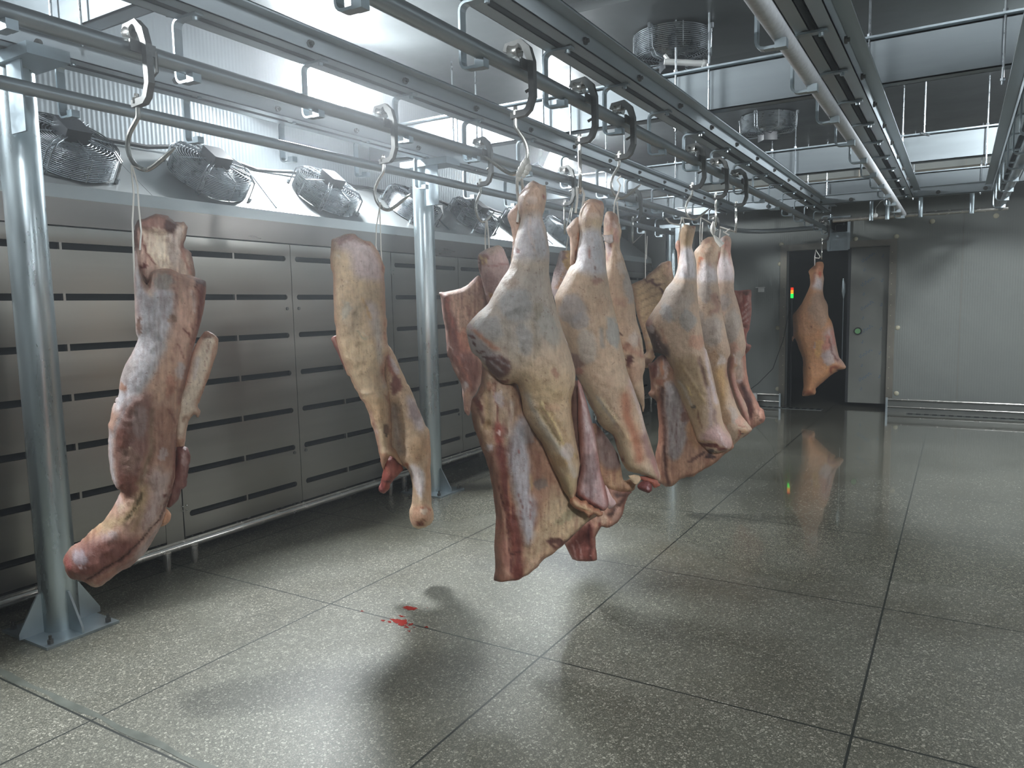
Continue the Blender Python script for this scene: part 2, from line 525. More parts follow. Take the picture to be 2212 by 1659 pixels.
# blood on the floor
def splat(cx, cy, s, seed, label):
    r = random.Random(seed)
    mb = MB()
    for k in range(26):
        a = r.uniform(0, 2 * PI); q = abs(r.gauss(0, 1)) * s
        x = cx + q * math.cos(a) * 1.25; y = cy + q * math.sin(a) * .55
        R = s * r.uniform(.12, .5) * (1.1 if q < s * .7 else .4)
        n = 12
        ph = r.uniform(0, 6)
        ring = [(x + R * (1 + .35 * math.sin(3 * t + ph) + .2 * math.sin(5 * t + 2 * ph)) * math.cos(t), y + .6 * R * (1 + .35 * math.sin(3 * t + ph) + .2 * math.sin(5 * t)) * math.sin(t), .0008 + .00004 * k) for t in [2 * PI * i / n for i in range(n)]]
        mb.add(ring + [(x, y, .0014 + .00004 * k)], [(i, (i + 1) % n, n) for i in range(n)])
    tag(mb.build('blood_splash', M_blood), label, 'blood stain')
M_blood = plain_mat('blood', (140, 30, 18), .25)
splat(-2.262, 2.665, .062, 3, 'larger red blood splash on the floor in front of the hanging carcasses')
splat(-2.325, 2.825, .036, 8, 'smaller broken red blood splash just behind the larger one on the floor')

# wide repaired joint across the near slabs
jm = MB()
pts = [(-3.9 + i * .12, 1.462 + .006 * math.sin(i * 2.1) , .0) for i in range(24)]
for i in range(len(pts) - 1):
    (xa, ya, _), (xb, yb, _) = pts[i], pts[i + 1]
    w0 = .014 + .006 * math.sin(i * 1.7); w1 = .014 + .006 * math.sin((i + 1) * 1.7)
    jm.add([(xa, ya - w0, .0012), (xb, yb - w1, .0012), (xb, yb + w1, .0012), (xa, ya + w0, .0012)], [(0, 1, 2, 3)])
M_seal = metal_mat('joint_sealant', (96, 100, 92), .45, 0, .25, 14, .1)
struct(jm.build('trim_6', M_seal))

# ------------------------------------------------------------------ ceiling beams
def cross_beam(y, z0, z1, x0, x1, label):
    b = empty('cross_beam', (0, y, z0), label, 'beam', 'galvanised beams across the ceiling')
    h = z1 - z0
    m = MB()
    m.box(x0, x1, 0, .008, 0, h)                    # web facing the camera
    m.box(x0, x1, 0, .09, 0, .008).box(x0, x1, 0, .09, h - .008, h)
    m.box(x0, x1, .082, .09, 0, .03).box(x0, x1, .082, .09, h - .03, h)
    m.build('web', M_galv_b, b)
    MB().box(x0, x1, -.05, .12, h, h + .012).build('top_angle', M_galv, b)
    for x in (-3.5, -2.66, -1.62, -.64, .28, 1.3):
        for dx in (-.115, .115):
            r = MB().tube([(x + dx, -.03, -.11), (x + dx, -.03, ZC - z0)], .007, 8)
            r.tube([(x + dx, -.03, h + .012), (x + dx, -.03, h + .03)], .014, 6)
            r.tube([(x + dx, -.03, -.09), (x + dx, -.03, -.075)], .014, 6)
            r.build('threaded_rod', M_wire, b)
    return b
cross_beam(2.02, 2.80, 3.07, X0, X1, 'galvanised cross beam nearest the camera at the top left')
cross_beam(5.20, 2.80, 3.07, X0, X1, 'wide galvanised cross beam spanning the ceiling over the hanging carcasses')
cross_beam(8.30, 2.80, 3.05, X0, X1, 'galvanised cross beam beyond the second ceiling fan')
cross_beam(10.45, 2.80, 3.0, X0, X1, 'galvanised cross beam closest to the back wall')
cc = empty('cross_channel', (0, 9.82, 2.65), 'low galvanised channel joining the ends of the overhead rails before the back wall', 'beam')
MB().box(-3.7, .42, 0, .006, 0, .105).box(-3.7, .42, -.03, .05, .105, .111).box(-3.7, .42, 0, .05, 0, .006).build('channel_web', M_channel, cc)
for x in (-3.1, -2.1, -1.15, -.25, .2):
    MB().tube([(x, -.012, .035), (x, .0, .035)], .022, 12).build('bolt', M_frame, cc)
tp = empty('wall_pipe', (0, 11.1, 3.12), 'thin pipe running across just below the ceiling in front of the back wall', 'pipe')
MB().tube([(-4.4, 0, 0), (4.4, 0, 0)], .02, 10).build('tube', M_trim, tp)
MB().tube([(-1.2, 0, 0), (-1.2, 0, .38)], .018, 10).build('tee', M_trim, tp)

# ------------------------------------------------------------------ overhead rails: channel on top, pipe held by C brackets
def profile_channel(xc, y0, y1, label, side='r'):
    b = empty('overhead_channel', (xc, 0, 2.65), label, 'channel', 'galvanised channels carrying the hanging rails')
    for s in (-1, 1):
        m = MB()
        def bx(xa, xb, za, zb): m.box(min(s * xa, s * xb), max(s * xa, s * xb), y0, y1, za, zb)
        bx(.016, .082, 0, .005)
        bx(.077, .082, 0, .077)
        bx(.077, .150, .073, .077)
        bx(.146, .150, .066, .077)
        bx(.016, .020, 0, .058)
        m.build('channel_half', M_channel, b)
    MB().box(-.022, .022, y0, y1, .058, .066).build('slot_shade_strip', M_dark, b)  # solid dark strip added over the slot to stand for its shade
    yb = 2.757 * 1.15 - .664 * 10
    first = None
    while yb < y1 - .1:
        if yb > y0 + .1 and yb > -.5:
            if first is None:
                first = MB().tube([(.082, 0, .030), (.094, 0, .030)], .017, 6).tube([(.094, 0, .030), (.105, 0, .030)], .010, 8).build('bolt', M_frame, b)
                o = first
            else:
                o = first.copy(); col.objects.link(o); o.parent = b
            o.location = (0, yb, 0)
        yb += .664
    return b


def bracket_mesh(xp, side=-1):
    """flat bar bent to a C; x=0 is the pipe axis, z=0 the pipe axis height"""
    m = MB()
    top = .185
    R = .028
    pts = [(.055, top)]
    pts += [(-.085 + R, top)]
    for a in (30, 60, 90): pts.append((-.085 + R - R * math.sin(math.radians(a)), top - R + R * math.cos(math.radians(a))))
    pts.append((-.085, -.055 + R))
    for a in (30, 60, 90): pts.append((-.085 + R - R * math.cos(math.radians(a)), -.055 + R - R * math.sin(math.radians(a))))
    pts.append((.018, -.055))
    t_ = .005
    n = len(pts)
    for i in range(n - 1):
        (xa, za), (xb, zb) = pts[i], pts[i + 1]
        d = Vector((xb - xa, 0, zb - za)).normalized()
        nn = Vector((d.z, 0, -d.x)) * t_
        A, B = Vector((xa, 0, za)), Vector((xb, 0, zb))
        q = [A + nn, B + nn, B - nn, A - nn]
        q = [(p.x * -side, p.y, p.z) for p in q] if side > 0 else [(p.x, p.y, p.z) for p in q]
        m.prism([(p[0], -.019, p[2]) for p in q], (0, .038, 0))
    m.box(-.02, .02, -.019, .019, -.062, -.03)
    m.tube([(.03, 0, top + .02), (.03, 0, top - .02)], .011, 8)
    return m


def rail(name_label, xs, xp, zp, y0, y1, r, mat, ph, ends=()):
    b = empty('hanging_rail', (xp, 0, zp), name_label, 'rail')
    P = [(0, y0, 0), (0, y1, 0)]
    m = MB()
    m.tube(P + [tuple(e) for e in ends], r, 16)
    m.build('rail_pipe', mat, b)
    first = None
    y = ph
    while y < y1 - .05:
        if y > y0:
            if first is None:
                first = bracket_mesh(xp).build('rail_bracket', M_galv, b)
                o = first
            else:
                o = first.copy(); col.objects.link(o); o.parent = b
            o.location = (xs - xp, y, 0)
        y += .664
    return b

XS = {'0': -3.55, 'A': -2.60, '2': -1.57, '3': -.575, '4': .345}
YEND = 9.8
profile_channel(XS['0'], -2.5, YEND, 'leftmost overhead channel, resting on the round steel columns')
profile_channel(XS['A'], -2.5, YEND, 'overhead channel above the rail of the two single left carcasses')
profile_channel(XS['2'], -2.5, YEND + .9, 'overhead channel above the rail of the central carcass row')
profile_channel(XS['3'], -2.5, YEND, 'overhead channel above the frosted pale rail at upper right')
profile_channel(XS['4'], -2.5, YEND, 'overhead channel at the far right edge of the ceiling')
rail('leftmost low pipe rail running past both columns', XS['0'], -3.46, 2.475, -2.5, 10.2, .030, M_pipe, 2.02 - .664 * 6)
rail('pipe rail carrying the single carcasses at left', XS['A'], XS['A'] - .02, 2.46, -2.5, 9.9, .031, M_pipe, 2.757 * 1.15 + .12 - .664 * 8,
     [(.02, 10.25, 0), (.10, 10.5, 0), (.26, 10.68, 0), (.5, 10.75, 0), (1.0, 10.68, 0)])
rail('pipe rail carrying the central row of carcasses to the doorway', XS['2'], XS['2'], 2.455, -2.5, 12.6, .031, M_pipe, 3.107 - .664 * 8)
rail('pale frosted pipe rail without hooks at upper right', XS['3'], XS['3'] - .01, 2.455, -2.5, 9.7, .033, M_white_pipe, 3.527 - .664 * 8)
rail('short pipe rail at the far right edge, crowded with brackets', XS['4'], XS['4'], 2.46, -2.5, 9.75, .031, M_pipe, 3.2 - .664 * 8)
cp = empty('cross_pipe', (0, 9.88, 2.46), 'horizontal pipe across the ends of the rails in front of the back wall', 'pipe')
MB().tube([(-1.35, 0, 0), (.42, 0, 0)], .026, 14).build('tube', M_hook, cp)
for x in (-.93, -.76, -.42, .08):
    MB().tube([(x, -.02, -.035), (x, -.02, .20)], .024, 14).build('drop_tube', M_galv, cp)
tag(MB().ball((-.875, 9.74, 2.47), .028, 14, 8).tube([(-.875, 9.74, 2.47), (-.875, 9.76, 2.56), (-.83, 9.79, 2.63), (-.76, 9.828, 2.665)], .004, 6).build('pull_knob', M_white), 'white round knob on a thin cord at the cross pipe', 'knob')

# sliding stop hung from the ceiling
tag(MB().tube([(-.33, 7.95, 3.5), (-.33, 7.95, 3.0)], .008, 8).tube([(-.36, 7.93, 3.0), (-.29, 7.97, 2.98)], .012, 8).build('ceiling_rod', M_wire), 'short steel rod with a crosspiece hanging free from the ceiling at right', 'rod')

# ------------------------------------------------------------------ columns
def make_column(y, label):
    c = empty('steel_column', (-3.68, y, 0), label, 'column', 'round steel columns under the left channel')
    MB().tube([(0, 0, .012), (0, 0, 2.60)], .082, 32).build('pole', M_pole, c)
    MB().box(-.20, .20, -.17, .17, 0, .012).build('base_plate', M_galv, c)
    for a in (0, 90, 180, 270):
        M = Matrix.Rotation(math.radians(a), 4, 'Z')
        MB().prism([(.075, -.005, .012), (.19, -.005, .012), (.19, -.005, .04), (.095, -.005, .20), (.075, -.005, .20)], (0, .01, 0), M).build('gusset', M_galv, c)
    for sx in (-.165, .165):
        for sy in (-.135, .135):
            MB().tube([(sx, sy, .012), (sx, sy, .03)], .014, 6).tube([(sx, sy, .03), (sx, sy, .05)], .007, 8).build('anchor_bolt', M_frame, c)
    MB().box(-.15, .30, -.09, .09, 2.60, 2.65).build('head_plate', M_galv, c)
    MB().box(.082, .20, -.07, -.062, 2.30, 2.60).build('head_bracket', M_galv, c)
    return c
make_column(1.84, 'nearest round galvanised column at the left edge')
make_column(4.82, 'second round galvanised column, right of the second single carcass')
make_column(7.80, 'third round column, mostly hidden behind the central carcasses')
make_column(10.78, 'farthest round column, above the ribs of the distant carcass')

# ------------------------------------------------------------------ cooler along the left wall
XF = -3.95
def make_unit():
    u = empty('cooler_cabinet', (XF, 0, 0), '', 'cooler', 'stainless cooler cabinets along the left wall')
    W = 2.0
    MB().box(-.50, -.06, 0, W, .15, 1.96).build('inner_body', M_dark, u)
    # two doors, each seven rows of two slots
    rows = [.298 + k * .26 for k in range(7)]
    for y0 in (.06, 1.0):
        w = .935
        m = MB()
        sh = .018
        zs = [.165] + [v for z in rows for v in (z - sh, z + sh)] + [1.955]
        for i in range(0, len(zs), 2):
            za, zb = zs[i], zs[i + 1]
            # gently cambered sheet between slot rows
            n = 6
            prof = [(0.002 + .0022 * math.sin(PI * k / n), za + (zb - za) * k / n) for k in range(n + 1)]
            base = [(x, y0, z) for x, z in prof] + [(-.02, y0, zb), (-.02, y0, za)]
            m.prism(base, (0, w, 0))
        for z in rows:
            for (ya, yb) in ((0, .04), (.461, .474), (w - .04, w)):
                m.box(-.018, .002, y0 + ya, y0 + yb, z - sh - .0005, z + sh + .0005)
            for (ye, sg) in ((.04, 1), (w - .04, -1)):          # rounded slot ends
                for up in (-1, 1):
                    q = [(-.004, y0 + ye, z + up * sh)]
                    q += [(-.004, y0 + ye + sg * sh * (1 - math.cos(math.radians(a))), z + up * sh * math.sin(math.radians(a))) for a in (0, 22, 45, 67, 90)]
                    m.prism(q, (.0055, 0, 0))
        d = m.build('door', M_cab, u, angle=50)
        lv = MB()
        for z in rows:
            lv.prism([(-.055, y0 + .03, z + .035), (-.022, y0 + .03, z - .016), (-.020, y0 + .03, z - .020), (-.055, y0 + .03, z + .028)], (0, w - .06, 0))
        lv.build('louvre', M_louver, d)
        for z in (.34, 1.80):
            yh = y0 + (.006 if y0 < .5 else w - .006)
            h = MB()
            for dy in (-.014, .014):
                for dz in (-.014, .014): h.ball((.006, yh + dy, z + dz), .005, 8, 5)
            h.build('hinge_screws', M_hook, d)
        for z in (.52, 1.52):
            yl = y0 + (w - .05 if y0 < .5 else .05)
            MB().tube([(.0, yl, z), (.010, yl, z)], .011, 12).build('door_lock', M_frame, d)
    MB().box(-.06, 0, 0, .055, .15, 1.96).build('mullion', M_cab, u)
    MB().box(-.06, 0, 1.94, 2.0, .15, 1.96).build('mullion', M_cab, u)
    MB().box(-.05, -.022, .993, 1.001, .15, 1.96).build('mullion', M_cab, u)
    MB().box(-.06, .012, 0, W, 1.962, 2.10).build('header_panel', M_head, u)
    MB().prism([(.012, 0, 2.10), (.002, 0, 2.17), (-.06, 0, 2.17), (-.06, 0, 2.10)], (0, W, 0)).build('header_lip', M_slope, u)
    MB().prism([(.002, 0, 2.17), (-.50, 0, 2.55), (-.50, 0, 2.50), (-.02, 0, 2.14)], (0, W - .004, 0)).build('fan_plate', M_slope, u)
    MB().box(-.60, -.50, 0, W, .15, 2.55).build('back_panel', M_slope, u)
    MB().tube([(.008, 0, .118), (.008, W, .118)], .022, 12).box(-.5, .0, 0, W, .12, .15).build('base_rail', M_hook, u)
    for y in (.1, 1.92):
        for x in (.02, -.42):
            MB().tube([(x, y, 0), (x, y, .02), (x, y, .11)], [.014, .020, .026], 14).build('foot', M_hook, u)
    MB().tube([(-.03, .93, 2.20), (-.45, 1.06, 2.515)], .006, 6).build('seam_bead', M_galv, u)
    return u
unit = make_unit()
uy = [-3.30 + 2.0 * k for k in range(7)]
ulab = ['cooler cabinet section behind the camera at left', 'cooler cabinet section just left of the view', 'nearest visible cooler cabinet, behind the near column and first carcass',
        'cooler cabinet behind the second single carcass and second column', 'cooler cabinet beyond the second column, behind the spread ribs', 'distant cooler cabinet hidden behind the central carcasses', 'last cooler cabinet at the far end of the left wall']
for k, y in enumerate(uy):
    o = unit if k == 0 else copy_tree(unit)
    o.location = (XF, y - .04, 0)
    o['label'] = ulab[k]

# ------------------------------------------------------------------ fans
def make_fan(R=.245, H=.13, ceiling=False):
    """drum shaped wire guard, axis +Z, mounted at z=0"""
    f = empty('cooler_fan', (0, 0, 0), '', 'fan')
    g = MB()
    for k in range(13): g.ring((0, 0, .008 + (H - .008) * k / 12), R, .0034, seg=44, sub=5)
    for k in range(11): g.ring((0, 0, H + .004), R * (1 - .07 * k) - .012, .0028, seg=40, sub=5)
    for a in range(0, 360, 45):
        c, s = math.cos(math.radians(a)), math.sin(math.radians(a))
        g.tube([(R * c, R * s, .0), (R * c, R * s, H), (.07 * c, .07 * s, H + .02)], .004, 6)
    g.build('wire_guard', M_wire, f)
    MB().tube([(0, 0, .0), (0, 0, .02), (0, 0, .105)], [R * .95, R * .965, R * .93], 36, caps=False).build('inlet_ring', M_blade, f)
    MB().tube([(0, 0, .0), (0, 0, .006)], R * .9, 36).build('fan_throat', M_dark, f)
    b = MB()
    for k in range(5):
        M = Matrix.Rotation(2 * PI * k / 5, 4, 'Z')
        for j in range(4):
            r0, r1 = .06 + j * .04, .06 + (j + 1) * .04
            b.add([M @ Vector(p) for p in ((r0, -.05, .05), (r1, -.055, .05), (r1, .045, .085), (r0, .04, .085), (r0, -.05, .046), (r1, -.055, .046), (r1, .045, .081), (r0, .04, .081))],
                  [(0, 1, 2, 3), (7, 6, 5, 4), (0, 4, 5, 1), (1, 5, 6, 2), (2, 6, 7, 3), (3, 7, 4, 0)])
    b.tube([(0, 0, .03), (0, 0, .10)], .07, 20)
    b.build('fan_blades', M_blade, f)
    mo = MB().tube([(0, 0, .09), (0, 0, .17)], .062, 20).box(-.068, .068, -.075, .075, H - .01, H + .075, bev=.012).build('motor_box', M_black, f)
    for a in (45, 135, 225, 315):
        c, s = math.cos(math.radians(a)), math.sin(math.radians(a))
        px, py = -s * .012, c * .012
        w = MB()
        for sg in (-1, 1):
            w.tube([(.05 * c + sg * px, .05 * s + sg * py, H + .03), (R * .9 * c + sg * px, R * .9 * s + sg * py, H + .028), ((R + .02) * c + sg * px, (R + .02) * s + sg * py, H - .01), ((R + .025) * c + sg * px, (R + .025) * s + sg * py, .0)], .004, 6)
        w.tube([((R + .03) * c, (R + .03) * s, -.004), ((R + .03) * c, (R + .03) * s, .022)], .013, 6)
        w.build('mounting_bracket', M_wire, f)
    return f
fan0 = make_fan()
ang = math.atan2(.38, .50)
sx, sz = -.22, 2.17 + .22 * .38 / .50 + .008
flab = ['fan on the cooler slope behind the camera', 'fan on the cooler slope left of the view', 'partly hidden fan behind the near column at the left edge', 'first full fan on the slope, right of the first hook',
        'brightly lit fan on the white slope under the floodlight', 'fan on the slope beside the second column', 'dark fan in shade right of the second column', 'fan on the slope between the two big hind legs',
        'far fan beyond the lit slope', 'tilted fan above the distant ribs', 'last fan toward the back wall']
fy = [.20, 1.25, 2.30, 3.20, 4.22, 5.26, 6.22, 7.20, 8.15, 9.15]
for k, y in enumerate(fy):
    o = fan0 if k == 0 else copy_tree(fan0)
    o.location = (XF + sx, y, sz)
    o.rotation_euler = (0, PI / 2 - ang + 0.0, 0)
    # local z must lie along the slope normal (+x, +z)
    nrm = Vector((.38, 0, .50)).normalized()
    o.rotation_euler = nrm.to_track_quat('Z', 'Y').to_euler()
    o['label'] = flab[k + 1]
    o['group'] = 'fans on the cooler slope'
# ceiling fans on dark plates
for (x, y, lab) in ((-1.84, 5.40, 'dark drum fan hanging under the ceiling at the top centre'), (-1.78, 8.25, 'second dark ceiling fan seen small above the middle rail'), (-2.05, 3.30, 'ceiling fan cut off by the top edge of the picture')):
    o = copy_tree(fan0)
    o.location = (x, y, 3.42)
    o.rotation_euler = (PI, 0, .6)
    o.scale = (1.12, 1.12, 1.25)
    o['label'] = lab
    o['group'] = 'fans under the ceiling'
    pl = MB().box(x - .62, x + .62, y - .72, y + .72, 3.43, 3.5).build('ceiling_plate', M_ceil)
    struct(pl)
    pl.name = 'trim_ceiling'
fd = MB().tube([(-.02, 0, 0), (.24, 0, 0)], .021, 12).tube([(.24, 0, 0), (.27, 0, 0)], .027, 12).tube([(.02, 0, 0), (-.02, .02, .05)], .012, 8).build('cable_gland_tube', M_white)
fd.location = (-1.80, 5.18, 3.17); fd.rotation_euler = (0, .1, .45)
tag(fd, 'pale label tube clipped under the top ceiling fan', 'tube')
# cable along the top of the slope
cb = MB()
pts = []
for k in range(80):
    y = -3 + k * .17
    pts.append((XF - .455, y, 2.552 + .016 * math.sin(k * .9) + .01 * math.sin(k * 2.3)))
cb.tube(pts, .014, 8)
tag(cb.build('cable_bundle', M_cable), 'dark cable bundle running along the top of the fan slope', 'cable')
# camera-like sensor on the slope
s = empty('wall_sensor', (-4.13, 5.62, 2.33), 'pale box sensor on a small stalk between the second column and the dark fan', 'sensor')
MB().box(-.035, .035, -.07, .07, .03, .10, bev=.008).build('sensor_body', M_white, s)
MB().tube([(0, .07, .065), (0, .085, .065)], .028, 14).build('sensor_lens', M_hook, s)
MB().tube([(0, 0, .03), (-.01, 0, -.02)], .01, 8).tube([(-.02, 0, -.02), (-.01, 0, -.012)], .035, 14).build('sensor_stalk', M_white, s)
s.rotation_euler = (.25, 0, .3)

# electrical cable down the back wall, socket box
cpts = [(-2.05, 11.0, 1.35), (-2.12, 10.99, .95), (-2.25, 10.98, .55), (-2.45, 10.98, .33), (-2.62, 10.95, .19), (-2.5, 10.9, .04), (-2.35, 10.7, .012)]
cv = []
for i in range(len(cpts) - 1):
    for t_ in range(5):
        f_ = t_ / 5
        cv.append(tuple(cpts[i][j] * (1 - f_) + cpts[i + 1][j] * f_ for j in range(3)))
tag(MB().tube(cv, .005, 6).build('power_cable', M_cable), 'thin black cable drooping from the door frame to the floor', 'cable')
tag(MB().box(-2.62, -2.44, 10.84, 10.90, .0, .20, bev=.01).build('socket_box', M_white), 'small white box on the floor against the kerb left of the doorway', 'box')
tag(MB().box(-2.52, -2.44, 11.2, 11.23, 1.64, 1.70).box(-2.55, -2.42, 11.17, 11.2, 1.70, 1.71).build('wall_switch', M_white), 'tiny pale switch on the back wall left of the doorway', 'switch')
# signal tower in the dark room
st = empty('signal_light', (-2.36, 12.9, 1.55), 'tiny glowing green and orange signal light in the dark room', 'signal light')
MB().tube([(0, 0, 0), (0, 0, .07)], .022, 12).build('green_segment', plain_mat('signal_green', (20, 200, 60), .4, 0, (30, 255, 80), 2.0), st)
MB().tube([(0, 0, .07), (0, 0, .13)], .022, 12).build('orange_segment', plain_mat('signal_orange', (230, 140, 30), .4, 0, (255, 150, 30), 1.6), st)
MB().tube([(0, 0, .13), (0, 0, .17)], .022, 12).build('red_segment', plain_mat('signal_red', (200, 50, 30), .4, 0, (255, 60, 30), 1.0), st)
MB().tube([(0, 0, -1.55), (0, 0, 0)], .016, 8).build('signal_pole', M_black, st)
# hanging blade-like tool in the doorway
tag(MB().tube([(-1.42, 11.5, 1.80), (-1.41, 11.5, 1.72), (-1.41, 11.5, 1.62), (-1.41, 11.5, 1.52)], [.006, .022, .028, .006], 8).tube([(-1.41, 11.5, 1.52), (-1.41, 11.5, .62)], .005, 6).build('hanging_pull_rod', M_galv), 'thin pull rod with a pointed handle hanging in the dark doorway', 'rod')

# ------------------------------------------------------------------ lamps
for i, (x, y, z, ax, ay, az, rad, w, h, lab) in enumerate(LAMPS):
    L_ = empty('floodlight', (x, y, z), lab, 'floodlight')
    d = (Vector((ax, ay, az)) - Vector((x, y, z))).normalized()
    L_.rotation_euler = d.to_track_quat('Z', 'Y').to_euler()
    MB().box(-w / 2 - .02, w / 2 + .02, -h / 2 - .02, h / 2 + .02, -.09, -.004, bev=.015).build('housing', M_lampbox, L_)
    m, nt, p = new_mat('lamp_glass_%d' % i)
    p.inputs['Base Color'].default_value = (.8, .85, .9, 1)
    p.inputs['Emission Color'].default_value = (.90, .96, 1.0, 1)
    p.inputs['Emission Strength'].default_value = rad
    MB().box(-w / 2, w / 2, -h / 2, h / 2, -.004, .002).build('lamp_glass', m, L_)
    k = MB()
    if x < 0:
        Minv = L_.rotation_euler.to_matrix().to_4x4().inverted()
        a = Minv @ Vector((X0 - x, 0, -.05)); b_ = Vector((0, 0, -.06))
        k.tube([b_, a], .016, 8)
    else:
        Minv = L_.rotation_euler.to_matrix().to_4x4().inverted()
        k.tube([Vector((0, 0, -.06)), Minv @ Vector((0, 0, ZC - z))], .014, 8)
    k.build('lamp_bracket', M_galv, L_)

# ------------------------------------------------------------------ trolleys with hooks
def hook_pts(sc=1.0, left=False):
    p = [(0, .03), (0, -.035), (-.012, -.06), (-.034, -.095), (-.046, -.135), (-.040, -.178), (-.018, -.212), (.014, -.226), (.045, -.214), (.085, -.185), (.13, -.150)]
    s = -1 if left else 1
    out = []
    P = [Vector((s * x * sc, 0, z * sc)) for x, z in p]
    for i in range(len(P) - 1):                       # smooth with Catmull-Rom
        a, b, c, d = P[max(i - 1, 0)], P[i], P[i + 1], P[min(i + 2, len(P) - 1)]
        for k in range(4):
            t = k / 4
            out.append(.5 * ((2 * b) + (c - a) * t + (2 * a - 5 * b + 4 * c - d) * t * t + (3 * b - a - 3 * c + d) * t ** 3))
    out.append(P[-1])
    return out


def make_trolley():
    t = empty('hook_trolley', (0, 0, 0), '', 'meat hook')
    # cast frame hanging over the pipe on its right side
    path = [(-.040, .066), (-.034, .084), (.030, .088), (.060, .060), (.078, .010), (.080, -.125), (.062, -.168), (.046, -.181), (-.020, -.186)]
    w = [.010, .014, .017, .016, .013, .0125, .0125, .013, .013]
    L, R_ = [], []
    for i, (x, z) in enumerate(path):
        a = Vector((*path[max(i - 1, 0)], 0)); b = Vector((*path[min(i + 1, len(path) - 1)], 0))
        d = (b - a).normalized(); n = Vector((-d.y, d.x, 0)) * w[i]
        L.append((x + n.x, z + n.y)); R_.append((x - n.x, z - n.y))
    m = MB()
    for i in range(len(path) - 1):
        q = [L[i], L[i + 1], R_[i + 1], R_[i]]
        m.prism([(x, -.013, z) for x, z in q], (0, .026, 0))
    m.build('trolley_frame', M_frame, t, angle=50)
    wh = MB().tube([(-.022, 0, .062), (-.008, 0, .062), (.008, 0, .062), (.022, 0, .062)], [.030, .024, .024, .030], 20)
    wh.tube([(-.035, 0, .062), (.045, 0, .062)], .008, 8)
    wh.build('trolley_wheel', M_hook, t)
    MB().box(.050, .058, -.05, .05, -.02, .02).tube([(.054, .05, .0), (.054, .05, -.07), (.02, .05, -.085)], .007, 8).build('trolley_guide', M_frame, t)
    MB().tube([(-.002, 0, -.186), (-.002, 0, -.166)], .017, 6).tube([(-.002, 0, -.166), (-.002, 0, -.150)], .009, 8).build('swivel_nut', M_hook, t)
    return t


trolley0 = make_trolley()
used_t = [False]


def place_trolley(x, y, yaw, label, sc=1.0, left=False, hook=True, rolled=0):
    if not used_t[0]:
        t = trolley0
    else:
        t = trolley0.copy(); col.objects.link(t)
        for ch in trolley0.children:
            if not ch.name.startswith('hook_rod'): copy_tree(ch, t)
    used_t[0] = True
    t.location = (x, y, 2.457)
    t['label'] = label
    t['group'] = 'hook trolleys on the rails'
    # hooks differ in turn, so each gets its own rod
    pts = hook_pts(sc, left)
    M = Matrix.Translation((-.002, 0, -.19)) @ Matrix.Rotation(math.radians(yaw), 4, 'Z')
    r = [.0085 * sc] * (len(pts) - 5) + [.0085 * sc, .0075 * sc, .006 * sc, .004 * sc, .0012]
    if hook: MB().tube(pts, r, 10, M=M).build('hook_rod', M_hook, t)
    return t


HK = {}
for key, x, y, yaw, lab, sc, left in (
    ('A', -2.62, 1.73, 28, 'large meat hook on its trolley at far left, above the first single carcass', 1.03, False),
    ('B', -2.62, 3.10, 30, 'meat hook on its trolley above the second single carcass, open to the right', 1.08, False),
    ('C', -2.62, 4.03, 80, 'narrow looking meat hook above the spread rib carcass', 1.0, False),
    ('P', -2.62, 5.20, 117, 'meat hook half hidden behind the second big hind leg', 0.95, False),
    ('W', -2.62, 6.594, 112, 'pale worn trolley with the hook carrying the distant ribs', 0.9, False),
    ('Z', -2.62, 9.2, 40, 'small pale trolley at the far end of the left rail', 1.0, False),
    ('D', -1.57, 2.69, 20, 'first big hook trolley of the central row, hook open to the left', 1.0, True),
    ('E', -1.57, 3.286, 117, 'second hook trolley of the central row, hook seen edge on', 1.02, False),
    ('F', -1.57, 3.764, 22, 'third hook trolley of the central row, hook wide open to the right', 0.9, False),
    ('G', -1.57, 5.028, 15, 'fourth hook trolley of the central row, hook open to the right', 0.9, False),
    ('H', -1.57, 5.60, 107, 'fifth hook trolley of the central row, hook seen edge on', 0.9, False),
    ('I', -1.57, 6.18, 106, 'sixth hook trolley of the central row, hook seen edge on', 0.9, False),
    ('K', -1.57, 10.57, 98, 'hook trolley in front of the dark doorway', 1.0, False)):
    HK[key] = place_trolley(x, y, yaw, lab, sc, left)
    HK[key + 'loc'] = (x, y, 2.457 - .19 - .226 * sc)

# ------------------------------------------------------------------ carcass building
RCn = np.array(RC)
CAMn = np.array(CAM)


class Crop:
    """tracing helper: coordinates read from an enlarged part of the picture"""
    def __init__(s, ox, oy, k): s.ox, s.oy, s.k = ox, oy, k
    def __call__(s, *p): return [(s.ox + x / s.k, s.oy + y / s.k) for x, y in p]
    def b(s, x, y, rx, ry, c, a=1.0, h=0.0, rot=0, soft=.5): return ('b', s.ox + x / s.k, s.oy + y / s.k, rx / s.k, ry / s.k, c, a, h, rot, soft)
    def l(s, pts, w, c, a=1.0, h=0.0): return ('l', s(*pts), w / s.k, c, a, h)
    def p(s, pts, c, a=1.0, h=0.0, soft=6): return ('p', s(*pts), soft / s.k, c, a, h)


def vnoise(x, y, seed=0):
    xi = np.floor(x).astype(np.int64); yi = np.floor(y).astype(np.int64)
    fx = x - xi; fy = y - yi
    fx = fx * fx * (3 - 2 * fx); fy = fy * fy * (3 - 2 * fy)
    def hsh(a, b):
        n = (a * 374761393 + b * 668265263 + seed * 1442695041) & 0x7fffffff
        n = ((n ^ (n >> 13)) * 1274126177) & 0x7fffffff
        return ((n ^ (n >> 16)) & 0xffff) / 65535.0
    return (hsh(xi, yi) * (1 - fx) + hsh(xi + 1, yi) * fx) * (1 - fy) + (hsh(xi, yi + 1) * (1 - fx) + hsh(xi + 1, yi + 1) * fx) * fy


